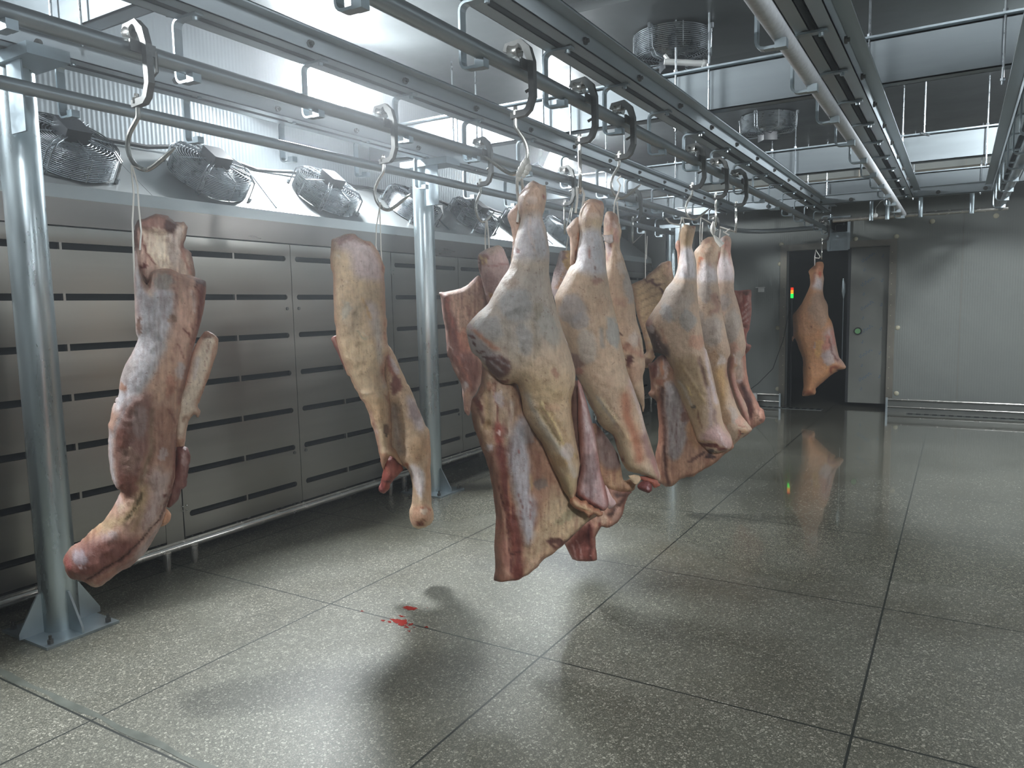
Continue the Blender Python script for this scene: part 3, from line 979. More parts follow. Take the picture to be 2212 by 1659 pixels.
def fbm(x, y, seed=0, o=4):
    r = 0; a = .5; t = 0
    for k in range(o):
        r = r + a * vnoise(x, y, seed + k * 17); t += a
        x = x * 2.03; y = y * 2.03; a *= .5
    return r / t - .5


def catmull(P, n=4, closed=True):
    P = [np.array(p, float) for p in P]
    N = len(P); out = []
    for i in range(N if closed else N - 1):
        a, b, c, d = (P[i - 1], P[i], P[(i + 1) % N], P[(i + 2) % N]) if closed else (P[max(i - 1, 0)], P[i], P[i + 1], P[min(i + 2, N - 1)])
        for k in range(n):
            t = k / n
            q = .5 * ((2 * b) + (c - a) * t + (2 * a - 5 * b + 4 * c - d) * t * t + (3 * b - a - 3 * c + d) * t ** 3)
            lin = b + (c - b) * t
            out.append(.6 * q + .4 * lin)
    if not closed: out.append(P[-1])
    return np.array(out)


def seg_dist(X, Y, poly, closed=True):
    best = np.full(X.shape, 1e9); bx = np.zeros(X.shape); by = np.zeros(X.shape)
    n = len(poly)
    for i in range(n if closed else n - 1):
        a = poly[i]; b = poly[(i + 1) % n]
        d = b - a; L2 = max(d @ d, 1e-9)
        t = np.clip(((X - a[0]) * d[0] + (Y - a[1]) * d[1]) / L2, 0, 1)
        px = a[0] + t * d[0]; py = a[1] + t * d[1]
        q = np.hypot(X - px, Y - py)
        m = q < best
        best = np.where(m, q, best); bx = np.where(m, px, bx); by = np.where(m, py, by)
    return best, bx, by


def inside(X, Y, poly):
    c = np.zeros(X.shape, bool)
    n = len(poly)
    for i in range(n):
        x1, y1 = poly[i]; x2, y2 = poly[(i + 1) % n]
        if y1 == y2: continue
        m = ((y1 > Y) != (y2 > Y)) & (X < (x2 - x1) * (Y - y1) / (y2 - y1) + x1)
        c ^= m
    return c


def blur(H, mask, it):
    for _ in range(it):
        P = np.pad(H, 1, mode='edge')
        A = (P[1:-1, 1:-1] * 4 + P[:-2, 1:-1] + P[2:, 1:-1] + P[1:-1, :-2] + P[1:-1, 2:]) / 8
        H = np.where(mask, A, 0)
    return H


def flesh_part(name, parent, outline, anchor, off=0.0, yaw=0.0, T=.08, Tb=None, edge=40, step=5, base=(205, 165, 125), paint=(), rim=None, jag=1.5, seed=1, lump=.006, tone=.10, lean=0.0, sat=.68, streak=.05, sdir=None):
    """thick body whose outline was traced; it stands on an upright plane through the hook and swells to both sides"""
    poly = catmull(outline, 5)
    if jag:
        k = np.arange(len(poly))
        poly = poly + np.stack([fbm(k * .7, k * 0 + 3.3, seed), fbm(k * .7, k * 0 + 9.1, seed + 5)], 1) * 2 * jag
    x0, y0 = poly.min(0) - step * 1.5; x1, y1 = poly.max(0) + step * 1.5
    xs = np.arange(x0, x1 + step, step); ys = np.arange(y0, y1 + step, step)
    X, Y = np.meshgrid(xs, ys)
    ins = inside(X, Y, poly)
    D, BX, BY = seg_dist(X, Y, poly)
    cell = ins[:-1, :-1] | ins[1:, :-1] | ins[:-1, 1:] | ins[1:, 1:]
    PX = np.where(ins, X, BX); PY = np.where(ins, Y, BY)
    d = np.where(ins, D, 0)
    q = 1 - np.minimum(d / edge, 1)
    prof = np.sqrt(np.maximum(1 - q * q, 0))
    H = prof * T
    H = blur(H, ins, int(2 + 8 / step * 3))
    front_gate = np.minimum(d / 8.0, 1)
    WX = PX + fbm(PX / 23, PY / 23, seed + 31) * 16 + fbm(PX / 6, PY / 6, seed + 32) * 9
    WY = PY + fbm(PX / 23, PY / 23, seed + 41) * 16 + fbm(PX / 6, PY / 6, seed + 42) * 9
    C = np.zeros(X.shape + (3,)); C[:] = np.array(base, float)
    hh = np.zeros(X.shape)
    for op in paint:
        if op[0] == 'b':
            _, cx, cy, rx, ry, c, a, h, rot, soft = op
            ct, st = math.cos(math.radians(rot)), math.sin(math.radians(rot))
            def rad(xx, yy):
                u = (xx - cx) * ct + (yy - cy) * st; v = -(xx - cx) * st + (yy - cy) * ct
                return np.sqrt((u / rx) ** 2 + (v / ry) ** 2)
            sf = soft * .8
            w = np.clip((1 + sf * .5 - rad(WX, WY)) / sf, 0, 1)
            w = w * w * (3 - 2 * w)
            hh += h * np.exp(-rad(PX, PY) ** 2 * 1.2)
        elif op[0] == 'l':
            _, pts, wd, c, a, h = op
            pl = catmull(pts, 4, False)
            dd, _, _ = seg_dist(WX * .6 + PX * .4, WY * .6 + PY * .4, pl, False)
            w = np.exp(-(dd / wd) ** 2)
            d2, _, _ = seg_dist(PX, PY, pl, False)
            hh += h * np.exp(-(d2 / (wd * 1.2)) ** 2)
        else:
            _, pts, soft, c, a, h = op
            soft = soft * 2.2 + 1
            pl = catmull(pts, 3)
            dd, _, _ = seg_dist(WX * .5 + PX * .5, WY * .5 + PY * .5, pl)
            sg = np.where(inside(WX * .5 + PX * .5, WY * .5 + PY * .5, pl), dd, -dd)
            w = np.clip(sg / max(soft, .5) * .5 + .5, 0, 1)
            hh += h * np.clip(sg / max(soft, .5) * .5 + .5, 0, 1)
        if c is not None:
            w = (w * a)[..., None]
            C = C * (1 - w) + np.array(c, float) * w
    if rim is not None:
        w = np.exp(-(d / (5 + 6 * (fbm(PX / 15, PY / 15, seed + 3) + .5))) ** 2) * .75
        C = C * (1 - w[..., None]) + np.array(rim, float) * w[..., None]
    n1 = fbm(PX / 45, PY / 45, seed + 7); n2 = fbm(PX / 9, PY / 9, seed + 8)
    C = C * (1 + (n1 * 1.2 + n2 * .8) * tone)[..., None]
    sa, ca_ = math.sin(math.radians(sdir or 0)), math.cos(math.radians(sdir or 0))
    UX = PX * ca_ - PY * sa; UY = PX * sa + PY * ca_
    n5 = fbm(UX / 4.5, UY / 34, seed + 21) + .5 * fbm(UX / 2.5, UY / 14, seed + 22)
    C = C * (1 + n5 * streak * 1.6)[..., None]
    C[..., 1:] *= (1 - np.clip(-n5, 0, 1) * streak * 1.6)[..., None]
    lum = (C @ np.array([.35, .5, .15]))[..., None]
    C = (lum + (C - lum) * sat) * np.array([.985, .95, .93])
    H = H + (hh + n5 * streak * .022 + fbm(PX / 28, PY / 28, seed + 11) * lump * 2 + fbm(PX / 10, PY / 10, seed + 12) * lump * 1.1) * front_gate
    Hb = prof * (T if Tb is None else Tb)
    Hb = blur(Hb, ins, 3)
    # plane
    A = np.array([anchor[0], anchor[1]])
    n = CAMn[:2] - A; n /= np.hypot(*n)
    cy_, sy_ = math.cos(math.radians(yaw)), math.sin(math.radians(yaw))
    n = np.array([n[0] * cy_ - n[1] * sy_, n[0] * sy_ + n[1] * cy_])
    n3 = np.array([n[0] * math.cos(lean), n[1] * math.cos(lean), math.sin(lean)])
    P0 = np.array([A[0] + n[0] * off, A[1] + n[1] * off, anchor[2] if len(anchor) > 2 else 1.5])
    dirs = np.stack([(PX - 1106) / FPX, (PY - 829.5) / FPX, np.ones_like(PX)], -1) @ RCn
    t = ((P0 - CAMn) @ n3) / (dirs @ n3)
    W = CAMn + dirs * t[..., None]
    F = W + n3 * H[..., None]
    Bk = W - n3 * Hb[..., None]
    # index maps
    need = np.zeros(X.shape, bool)
    need[:-1, :-1] |= cell; need[1:, :-1] |= cell; need[:-1, 1:] |= cell; need[1:, 1:] |= cell
    idf = -np.ones(X.shape, int); idf[need] = np.arange(need.sum())
    nb = need & ins
    idb = idf.copy(); idb[nb] = need.sum() + np.arange(nb.sum())
    V = np.concatenate([np.where(ins[..., None], F, W)[need], Bk[nb]])
    CC = np.concatenate([C[need], C[nb]])
    j, i = np.nonzero(cell)
    qf = np.stack([idf[j, i], idf[j + 1, i], idf[j + 1, i + 1], idf[j, i + 1]], 1)
    qb = np.stack([idb[j, i], idb[j, i + 1], idb[j + 1, i + 1], idb[j + 1, i]], 1)
    loc = np.array(parent.location) if parent else np.zeros(3)
    me = bpy.data.meshes.new(name)
    me.from_pydata((V - loc).tolist(), [], qf.tolist() + qb.tolist())
    me.materials.append(M_meat)
    me.shade_smooth()
    ca = me.color_attributes.new('flesh', 'FLOAT_COLOR', 'POINT')
    s = np.clip(CC / 255, 0, 1)
    lin = np.where(s <= .04045, s / 12.92, ((s + .055) / 1.055) ** 2.4)
    ca.data.foreach_set('color', np.concatenate([lin, np.ones((len(lin), 1))], 1).astype(np.float32).ravel())
    me.update()
    o = bpy.data.objects.new(name, me)
    col.objects.link(o)
    if parent: o.parent = parent
    return o


def carcass(key, label, group=None, cat='carcass', name='beef_carcass'):
    return empty(name, HK[key + 'loc'], label, cat, group)


FAT, TAN, CREAM = (228, 200, 162), (208, 166, 128), (238, 220, 188)
MEM, GREY, WHT = (208, 208, 220), (176, 182, 188), (238, 236, 244)
RED, DRED, PINK, YEL, BRN = (168, 78, 62), (98, 40, 34), (214, 160, 152), (224, 190, 112), (158, 106, 80)
FLS = (196, 132, 108)


def strap(pts_px, anchor, label, r=.004, off=.02, key=None, name='tie_strap'):
    """string from the hook down to the meat; corner points traced at the hook's distance"""
    A = np.array(anchor[:2]); n = CAMn[:2] - A; n /= np.hypot(*n)
    n3 = np.array([n[0], n[1], 0]); P0 = np.array([A[0] + n[0] * off, A[1] + n[1] * off, 1.5])
    m = MB()
    for li, line in enumerate(pts_px):
        pts = [HK[key + 'loc']] if (key and li == 0) else []
        for (x, y) in line:
            dr = np.array([(x - 1106) / FPX, (y - 829.5) / FPX, 1.0]) @ RCn
            pts.append(tuple(CAMn + dr * (((P0 - CAMn) @ n3) / (dr @ n3))))
        m.tube(pts, r if not isinstance(r, tuple) else [r[min(i, len(r) - 1)] for i in range(len(pts))], 8)
    o = m.build(name, M_strap)
    return tag(o, label, 'strap', 'straps tying the carcasses to the hooks')

# ------------------------------------------------------------------ first single carcass (far left)
a1 = Crop(120, 450, 3.858); a2 = Crop(120, 850, 3.858)
an = (-2.62, 1.73, 1.5)
c = carcass('A', 'reddish forequarter with a torn top hanging in front of the near column at far left', cat='carcass')
flesh_part('rib_flap', c, a1((655, 250), (660, 160), (690, 100), (760, 75), (850, 48), (930, 60), (990, 105), (1080, 120), (1102, 180), (1068, 310), (1130, 370), (1155, 480), (1158, 570), (1100, 640), (900, 680), (740, 620), (700, 560), (660, 430)),
    an, off=-.07, T=.05, edge=22, step=4, base=(222, 200, 176), seed=2, sat=.68, streak=.22, rim=(150, 100, 84), jag=3, lump=.008, paint=[
    a1.b(880, 350, 130, 200, (238, 226, 200), 1, -.03), a1.b(1000, 300, 60, 200, (200, 186, 176), .8, .0),
    a1.p([(690, 100), (850, 50), (990, 105), (990, 190), (900, 210), (760, 190), (700, 190)], (156, 104, 90), .9, .02), a1.b(960, 150, 50, 60, (84, 50, 44), .9, -.01), a1.b(860, 190, 60, 20, (226, 206, 180), .9),
    a1.p([(655, 160), (690, 170), (730, 330), (840, 490), (760, 640), (700, 560), (660, 300)], (216, 176, 156), .9, .02), a1.l([(700, 200), (740, 340), (830, 480)], 9, (140, 66, 56), .9), a1.l([(670, 200), (690, 330)], 8, (150, 70, 60), .8), a1.b(725, 490, 28, 22, (132, 56, 46), 1),
    a1.l([(1060, 330), (1080, 450), (1130, 540)], 16, (196, 132, 112), .9)])
flesh_part('inner_flap', c, a1((1160, 1150), (1240, 1030), (1290, 1025), (1355, 1080), (1350, 1190), (1300, 1340), (1240, 1500), (1195, 1620)) + a2((1190, 50), (1185, 110), (1207, 150), (1185, 205), (1160, 170), (1110, 230), (1090, 320), (1075, 430), (1060, 470), (1000, 440), (990, 200), (1020, 0)) + a1((1080, 1450), (1110, 1300)),
    an, off=-.05, T=.022, edge=12, step=4, base=(234, 222, 196), seed=3, rim=(196, 140, 110), jag=2, paint=[
    a1.l([(1330, 1100), (1290, 1330), (1200, 1600)], 16, (206, 150, 120), .9), a1.b(1270, 1060, 60, 30, (130, 96, 80), .9), a1.l([(1180, 1250), (1150, 1400)], 20, (222, 214, 214), .8),
    a2.b(1075, 210, 20, 22, (176, 128, 98), .8, -.01), a2.b(1040, 400, 30, 60, (200, 140, 100), .8), a1.l([(1280, 1120), (1230, 1330)], 5, (170, 110, 90), .7)])
flesh_part('back_meat', c, a2((1010, 450), (1060, 440), (1100, 450), (1125, 520), (1115, 600), (1098, 700), (1092, 770), (1050, 800), (1020, 880), (965, 945), (925, 940), (940, 780), (980, 600)),
    an, off=-.04, T=.04, edge=18, step=4, base=(158, 104, 94), seed=4, sat=.68, streak=.22, rim=(120, 50, 44), jag=2, paint=[a2.b(1080, 560, 25, 90, (206, 176, 176), .8), a2.l([(1020, 500), (1000, 700)], 20, (136, 56, 46), .7)])
flesh_part('joint_knob', c, a2((890, 960), (925, 960), (962, 1005), (955, 1060), (920, 1095), (870, 1110), (860, 1040)), an, off=-.03, T=.03, edge=10, step=3, base=(226, 160, 116), seed=5, jag=.5)
flesh_part('shoulder_body', c, a1((660, 330), (652, 600), (662, 860), (670, 1040), (690, 1080), (650, 1180), (590, 1290), (550, 1380), (530, 1480), (530, 1540), (500, 1620)) +
    a2((505, 40), (470, 120), (455, 220), (438, 260), (442, 330), (440, 480), (455, 640), (480, 740), (520, 800), (545, 800), (510, 890), (450, 990), (390, 1070), (300, 1140), (240, 1200), (200, 1240), (150, 1262), (90, 1330), (62, 1390), (80, 1440), (90, 1490), (130, 1535), (185, 1540), (250, 1560), (310, 1605), (380, 1600), (460, 1540), (550, 1470), (620, 1440), (680, 1390), (760, 1310), (830, 1190), (880, 1100), (915, 1000), (935, 920), (965, 830), (995, 700), (1003, 560), (1003, 430), (1008, 300), (1035, 150), (1055, 0)) +
    a1((1070, 1500), (1110, 1330), (1140, 1200), (1195, 1000), (1235, 850), (1252, 700), (1252, 610), (1190, 580), (1100, 555), (1030, 540), (960, 505), (880, 500), (800, 530), (770, 640), (735, 600), (700, 520), (680, 400)),
    an, off=.0, T=.125, Tb=.10, edge=52, step=4, base=(214, 160, 132), seed=6, sat=.62, streak=.15, jag=1.2, lump=.010, tone=.12, paint=[
    # white fascia on the left
    a1.p([(655, 330), (700, 430), (740, 640), (790, 730), (850, 650), (980, 700), (990, 900), (950, 1000), (920, 1150), (860, 1290), (740, 1500), (640, 1659), (480, 1659), (540, 1380), (660, 1100)], (206, 208, 220), 1, .005, 14),
    a1.l([(700, 470), (740, 640), (800, 740)], 20, (226, 196, 168), .8), a1.p([(1010, 620), (1180, 600), (1180, 900), (1100, 1200), (1040, 1330), (960, 1200), (960, 1000), (1000, 800)], (232, 180, 152), .9, .006, 14),
    a1.b(900, 620, 90, 70, (170, 164, 156), .9, -.02), a1.b(880, 540, 90, 20, (196, 160, 138), .9, .012),
    a1.p([(1180, 600), (1250, 610), (1235, 850), (1150, 1200), (1060, 1600), (1030, 1600), (1090, 1300), (1160, 950)], (160, 78, 66), .95, .004, 10), a1.b(1210, 620, 40, 40, (110, 64, 54), .8),
    a1.l([(1120, 700), (1150, 860)], 14, (232, 214, 210), .8), a1.l([(1160, 650), (1190, 760), (1170, 980)], 5, (130, 50, 40), .8), a1.l([(990, 680), (990, 830)], 10, (158, 90, 72), .6), a1.b(960, 920, 30, 40, (186, 140, 110), .8, -.01),
    a1.l([(1060, 1000), (1110, 1060), (1120, 1130)], 6, (150, 62, 50), .9, -.006), a1.l([(1115, 950), (1125, 1010)], 7, (150, 62, 50), .8), a1.l([(1010, 1120), (1060, 1200), (1070, 1260)], 5, (150, 62, 50), .7),
    a1.b(1040, 1340, 40, 80, (206, 204, 216), .8), a1.p([(940, 1050), (1010, 1300), (980, 1600), (860, 1659), (760, 1500), (860, 1290)], (220, 172, 136), .7, 0, 20), a1.b(950, 1470, 40, 90, (200, 124, 96), .7),
    a1.b(690, 980, 22, 70, (150, 98, 76), .9), a1.p([(560, 1330), (640, 1250), (690, 1280), (600, 1440), (540, 1430)], (184, 176, 176), .9), a1.b(560, 1490, 28, 40, (190, 124, 88), .9),
    a1.l([(750, 780), (740, 1000), (730, 1300), (660, 1480)], 30, (186, 190, 200), .6), a1.l([(900, 1150), (800, 1350), (660, 1560)], 24, (190, 192, 196), .6),
    # reddish muscle belly, lower half
    a2.p([(640, 20), (770, 0), (800, 150), (780, 400), (720, 620), (650, 760), (590, 800), (530, 760), (500, 600), (480, 400), (500, 250), (560, 120)], (166, 112, 98), 1, .022, 14),
    a2.b(560, 330, 50, 80, (158, 82, 62), .7), a2.b(620, 700, 90, 90, (168, 92, 74), .8), a2.b(640, 500, 90, 90, (170, 128, 108), .7), a2.b(700, 200, 60, 140, (178, 150, 146), .8), a2.l([(560, 410), (630, 410)], 5, (226, 190, 158), .9),
    a2.p([(440, 330), (480, 300), (490, 560), (530, 800), (470, 720), (445, 600)], (210, 214, 226), 1, 0, 8), a2.l([(640, 30), (540, 180), (490, 330)], 12, (150, 152, 160), .7, -.008),
    a2.l([(800, 120), (800, 400), (760, 560), (700, 700)], 20, (150, 124, 90), .8, -.010), a2.p([(820, 100), (960, 60), (980, 300), (960, 560), (900, 480), (850, 560), (820, 400)], (188, 128, 100), .8, .004, 14),
    a2.p([(760, 640), (850, 560), (900, 620), (960, 640), (940, 760), (900, 900), (820, 1030), (740, 1100), (720, 950), (800, 800)], (206, 182, 176), .9, .006, 18), a2.b(905, 800, 18, 26, (140, 60, 50), .9), a2.b(890, 470, 30, 60, (214, 200, 204), .8),
    a2.l([(740, 740), (700, 850), (600, 980), (480, 1040), (330, 1120)], 38, (200, 166, 108), .9, .004), a2.l([(720, 780), (650, 920), (610, 990)], 9, (122, 100, 60), .9, -.006), a2.l([(700, 700), (760, 800), (700, 960), (640, 1080)], 22, (208, 170, 118), .7),
    a2.b(520, 880, 50, 50, (226, 200, 196), .7), a2.b(460, 1140, 80, 36, (196, 178, 180), .95, .012, -28), a2.b(560, 920, 60, 14, (224, 200, 160), .8, 0, -55),
    a2.p([(240, 1200), (380, 1160), (560, 1130), (700, 1150), (640, 1300), (480, 1400), (300, 1480), (260, 1540), (100, 1500), (62, 1390), (150, 1262)], (152, 80, 66), .95, .006, 18),
    a2.b(210, 1300, 70, 45, (166, 152, 168), .95, .008, 15), a2.b(235, 1370, 25, 14, (220, 200, 214), .9), a2.b(110, 1370, 40, 50, (176, 70, 62), .8), a2.b(170, 1470, 80, 60, (156, 92, 74), .8),
    a2.l([(960, 830), (860, 1010), (720, 1160), (560, 1300), (400, 1400), (270, 1490)], 8, (84, 40, 32), .95, -.014), a2.l([(1000, 430), (975, 700), (900, 930)], 12, (150, 70, 58), .9, -.004),
    a2.p([(860, 1060), (880, 1100), (740, 1330), (660, 1400), (680, 1270), (800, 1130)], (192, 170, 172), .85, 0, 12), a2.b(600, 1400, 90, 70, (150, 80, 62), .8, 0, -35), a2.b(460, 1490, 110, 60, (172, 98, 76), .8, .004, -30),
    a2.l([(240, 1200), (300, 1160), (380, 1100)], 12, (190, 124, 76), .9), a2.l([(940, 100), (1010, 250), (1000, 430)], 9, (150, 74, 60), .7)])
strap([[(283, 357), (289, 420), (286, 480), (289, 560), (291, 610)], [(285, 357), (297, 400), (300, 450), (305, 500), (302, 540)]], an, 'pale double string from the far left hook to the first single carcass', r=.0032, key='A')

# ------------------------------------------------------------------ second single carcass
b1 = Crop(700, 490, 4.88); b2 = Crop(700, 810, 4.88)
an = (-2.62, 3.10, 1.5)
c = carcass('B', 'cream coloured forequarter with a bent shank hanging left of the second column')
flesh_part('rib_edge', c, b1((75, 1185), (130, 1148), (200, 1300), (300, 1560)) + b2((330, 60), (330, 110), (300, 80), (265, 0)) + b1((240, 1550), (160, 1370)), an, off=-.06, T=.03, edge=8, step=3, base=(176, 150, 140), seed=12, rim=(150, 60, 50), jag=1)
flesh_part('fore_leg', c, b1((640, 1240), (700, 1270), (760, 1380), (800, 1480), (850, 1590), (880, 1659)) + b2((900, 120), (945, 220), (985, 330), (1030, 430), (1070, 530), (1108, 580), (1120, 700), (1127, 850), (1122, 1000), (1130, 1200), (1132, 1360), (1155, 1450), (1150, 1540), (1080, 1600), (1000, 1620), (940, 1600), (905, 1530), (900, 1430), (925, 1350), (930, 1200), (915, 1080), (885, 1000), (830, 960), (780, 900), (700, 800), (650, 500), (620, 200)) + b1((620, 1500)),
    an, off=-.01, T=.085, edge=30, step=4, base=(224, 196, 160), seed=13, sat=.8, streak=.07, jag=.8, lump=.007, paint=[
    b1.b(720, 1430, 40, 120, (234, 226, 232), .9, 0, -25), b1.l([(670, 1330), (700, 1480), (760, 1640)], 24, (186, 110, 92), .9, -.01), b1.b(820, 1560, 30, 80, (228, 200, 166), .8),
    b2.b(740, 90, 50, 110, (150, 88, 76), .9, -.01), b2.b(640, 210, 22, 80, (176, 110, 96), .8, 0, -20), b2.p([(860, 200), (960, 260), (1060, 520), (1000, 560), (900, 420)], (226, 218, 226), .9, 0, 10), b2.b(960, 370, 50, 90, (176, 156, 158), .6, 0, -30),
    b2.l([(740, 330), (770, 560), (800, 800)], 50, (170, 160, 150), .8, -.035), b2.b(1000, 740, 110, 130, (222, 186, 144), .9, .01), b2.l([(1110, 600), (1115, 900), (1120, 1300)], 16, (206, 150, 112), .6),
    b2.p([(890, 970), (930, 910), (1000, 940), (1060, 1010), (1065, 1120), (1040, 1260), (1010, 1270), (950, 1160), (920, 1060)], (240, 236, 240), 1, .004, 6), b2.l([(840, 960), (890, 920), (890, 990)], 12, (206, 122, 82), .9),
    b2.b(1020, 1440, 110, 120, (226, 178, 146), .9, .012), b2.b(1040, 1400, 30, 30, (244, 226, 206), .9), b2.b(1010, 1520, 60, 40, (130, 66, 46), .75, -.014), b2.b(1025, 1530, 14, 18, (70, 26, 20), .9), b2.l([(940, 1380), (1030, 1360), (1120, 1400)], 7, (196, 110, 84), .8), b2.b(960, 1520, 30, 50, (236, 200, 170), .6), b2.b(1100, 1080, 22, 160, (214, 166, 124), .7)])
flesh_part('neck_end', c, b2((590, 900), (640, 880), (700, 850), (800, 930), (832, 980), (820, 1020), (740, 1100), (700, 1150), (680, 1210), (640, 1245), (600, 1245), (575, 1220), (582, 1170), (605, 1100), (625, 1000)), an, off=.0, T=.045, edge=16, step=3, base=(170, 72, 58), seed=14, sat=.68, streak=.22, jag=2, paint=[
    b2.b(740, 960, 70, 70, (196, 104, 84), .8), b2.b(610, 1190, 36, 50, (150, 50, 50), .9), b2.b(600, 1160, 14, 22, (226, 140, 136), .7), b2.l([(640, 1100), (700, 1100)], 12, (80, 26, 24), .8)])
flesh_part('rib_slab', c, b1((75, 150), (90, 125), (190, 90), (310, 68), (360, 110), (430, 145), (490, 155), (540, 215), (590, 290), (625, 390), (642, 430), (635, 520), (645, 700), (652, 920), (667, 990), (660, 1100), (672, 1230), (695, 1300), (660, 1380), (640, 1500), (650, 1600)) +
    b2((690, 100), (705, 300), (718, 500), (717, 660), (712, 740), (760, 800), (830, 960), (760, 900), (700, 850), (660, 920), (630, 1000), (610, 960), (590, 870), (560, 730), (530, 600), (490, 500), (480, 430), (430, 310), (380, 240), (350, 180), (300, 90), (265, 0)) + b1((240, 1560), (215, 1470), (165, 1330), (130, 1180), (125, 1060), (105, 960), (100, 700), (95, 500), (70, 440), (65, 330), (75, 220)),
    an, off=.03, T=.09, Tb=.05, edge=34, step=4, base=(232, 208, 168), seed=15, sat=.8, streak=.05, jag=1.2, lump=.008, rim=(206, 160, 130), paint=[
    b1.p([(110, 200), (330, 90), (480, 180), (600, 330), (630, 560), (440, 560), (330, 520), (280, 300)], (224, 208, 214), .9, 0, 20), b1.b(250, 120, 150, 45, (196, 158, 156), .9, 0, -12), b1.b(340, 90, 34, 20, (196, 110, 96), .8), b1.l([(420, 150), (480, 210)], 12, (176, 104, 90), .9), b1.l([(480, 170), (560, 260), (620, 400), (625, 480)], 10, (192, 140, 112), .9), b1.b(635, 450, 14, 50, (170, 90, 76), .9),
    b1.b(140, 310, 18, 30, (240, 228, 206), .8, .006), b1.l([(210, 580), (270, 580)], 6, (244, 230, 206), .9, .004), b1.p([(440, 780), (560, 820), (600, 1000), (600, 1300), (540, 1150), (470, 900)], (228, 216, 216), .85, 0, 14), b1.l([(420, 760), (470, 880), (500, 960)], 16, (230, 192, 132), .9),
    b1.b(310, 950, 90, 130, (236, 216, 182), .8, .004), b1.l([(370, 1090), (410, 1170), (460, 1160)], 7, (196, 190, 160), .9, -.006), b1.l([(370, 1085), (430, 1110), (460, 1150)], 6, (246, 232, 206), .9, .006), b1.l([(360, 1220), (380, 1260), (405, 1230)], 5, (196, 184, 150), .8, -.006),
    b1.b(240, 870, 34, 90, (196, 200, 190), .6, -.006), b1.l([(200, 730), (230, 970)], 6, (226, 216, 190), .8, .005), b1.l([(570, 1180), (580, 1280)], 8, (190, 110, 90), .8), b1.b(380, 1350, 150, 180, (242, 218, 174), .7, .008), b1.b(250, 1470, 60, 60, (212, 178, 140), .8, -.008),
    b1.l([(560, 1000), (600, 1400), (640, 1659)], 34, (214, 210, 200), .8, -.014), b1.b(640, 1480, 40, 110, (212, 162, 128), .8), b1.b(635, 1520, 12, 50, (120, 60, 48), .7), b1.l([(650, 960), (640, 1150), (660, 1230)], 8, (190, 110, 86), .9),
    b2.b(420, 180, 60, 20, (240, 218, 184), .8, .010), b2.b(520, 350, 120, 160, (232, 196, 150), .8, .004), b2.l([(640, 200), (680, 300)], 8, (190, 120, 96), .8), b2.b(640, 560, 30, 45, (120, 92, 74), .85, -.008, -35), b2.b(665, 620, 12, 28, (50, 34, 30), .9, -.004, -30),
    b2.l([(490, 380), (530, 520), (570, 640), (585, 760)], 18, (214, 172, 156), .9), b2.l([(520, 500), (555, 640), (590, 860)], 8, (146, 60, 50), .9), b2.b(555, 600, 14, 26, (240, 220, 220), .9), b2.b(640, 860, 50, 70, (222, 168, 134), .9, .006), b2.b(750, 850, 50, 60, (214, 180, 130), .9, .006, -40), b2.b(700, 900, 40, 50, (150, 70, 56), .7)])
strap([[(820, 437), (822, 500), (823, 540), (826, 575)], [(822, 437), (813, 490), (812, 530), (818, 560)]], an, 'thin double string from the second left hook to the cream carcass', r=.003, key='B')

# ------------------------------------------------------------------ spread rib carcass behind the first hind leg
c1 = Crop(940, 380, 4.147); d2 = Crop(940, 760, 3.252)
an = (-2.62, 4.03, 1.5)
c = carcass('C', 'pink forequarter with spread ribs seen left of the first big hind leg')
flesh_part('rib_wall', c, c1((35, 1045), (130, 1035), (250, 1000), (330, 940), (395, 890), (440, 980), (470, 1150), (560, 1300), (560, 1659)) + d2((400, 110), (330, 200), (290, 290), (262, 330), (252, 400), (235, 450), (205, 420), (195, 330), (180, 220), (120, 110), (90, 0)) + c1((110, 1640), (95, 1400), (70, 1250), (45, 1080)),
    an, off=-.03, T=.045, edge=14, step=4, base=(214, 168, 140), seed=22, sat=.62, streak=.25, jag=1.6, rim=(196, 150, 136), paint=[
    c1.p([(45, 1060), (120, 1060), (150, 1200), (230, 1450), (300, 1659), (110, 1659), (90, 1400)], (158, 86, 74), .95, .015, 10), c1.l([(60, 1100), (90, 1300), (120, 1480), (200, 1640)], 9, (226, 206, 206), .85, .006), c1.l([(100, 1500), (150, 1659)], 8, (220, 196, 196), .8),
    c1.l([(110, 1080), (140, 1250), (190, 1400), (280, 1600)], 12, (196, 96, 72), .8), c1.l([(160, 1130), (300, 1060), (400, 1010)], 4, (176, 120, 96), .7, -.004), c1.l([(200, 1200), (330, 1130), (440, 1090)], 4, (176, 120, 96), .7, -.004), c1.l([(220, 1270), (380, 1220)], 4, (176, 120, 96), .7, -.004), c1.l([(35, 1048), (250, 1002), (395, 890)], 6, (240, 222, 206), .9, .004),
    c1.b(260, 1500, 60, 130, (214, 128, 96), .8), d2.p([(90, 0), (260, 0), (330, 120), (290, 290), (200, 220), (130, 110)], (150, 86, 76), .85, .008, 10), d2.l([(150, 20), (260, 250)], 8, (210, 120, 90), .6), d2.l([(110, 60), (200, 200)], 5, (226, 200, 200), .7), d2.l([(180, 10), (230, 130)], 5, (206, 160, 156), .6), d2.b(205, 245, 22, 40, (206, 204, 216), .95), d2.b(200, 320, 10, 40, (216, 150, 110), .9), d2.b(225, 425, 26, 24, (150, 60, 50), .9)])
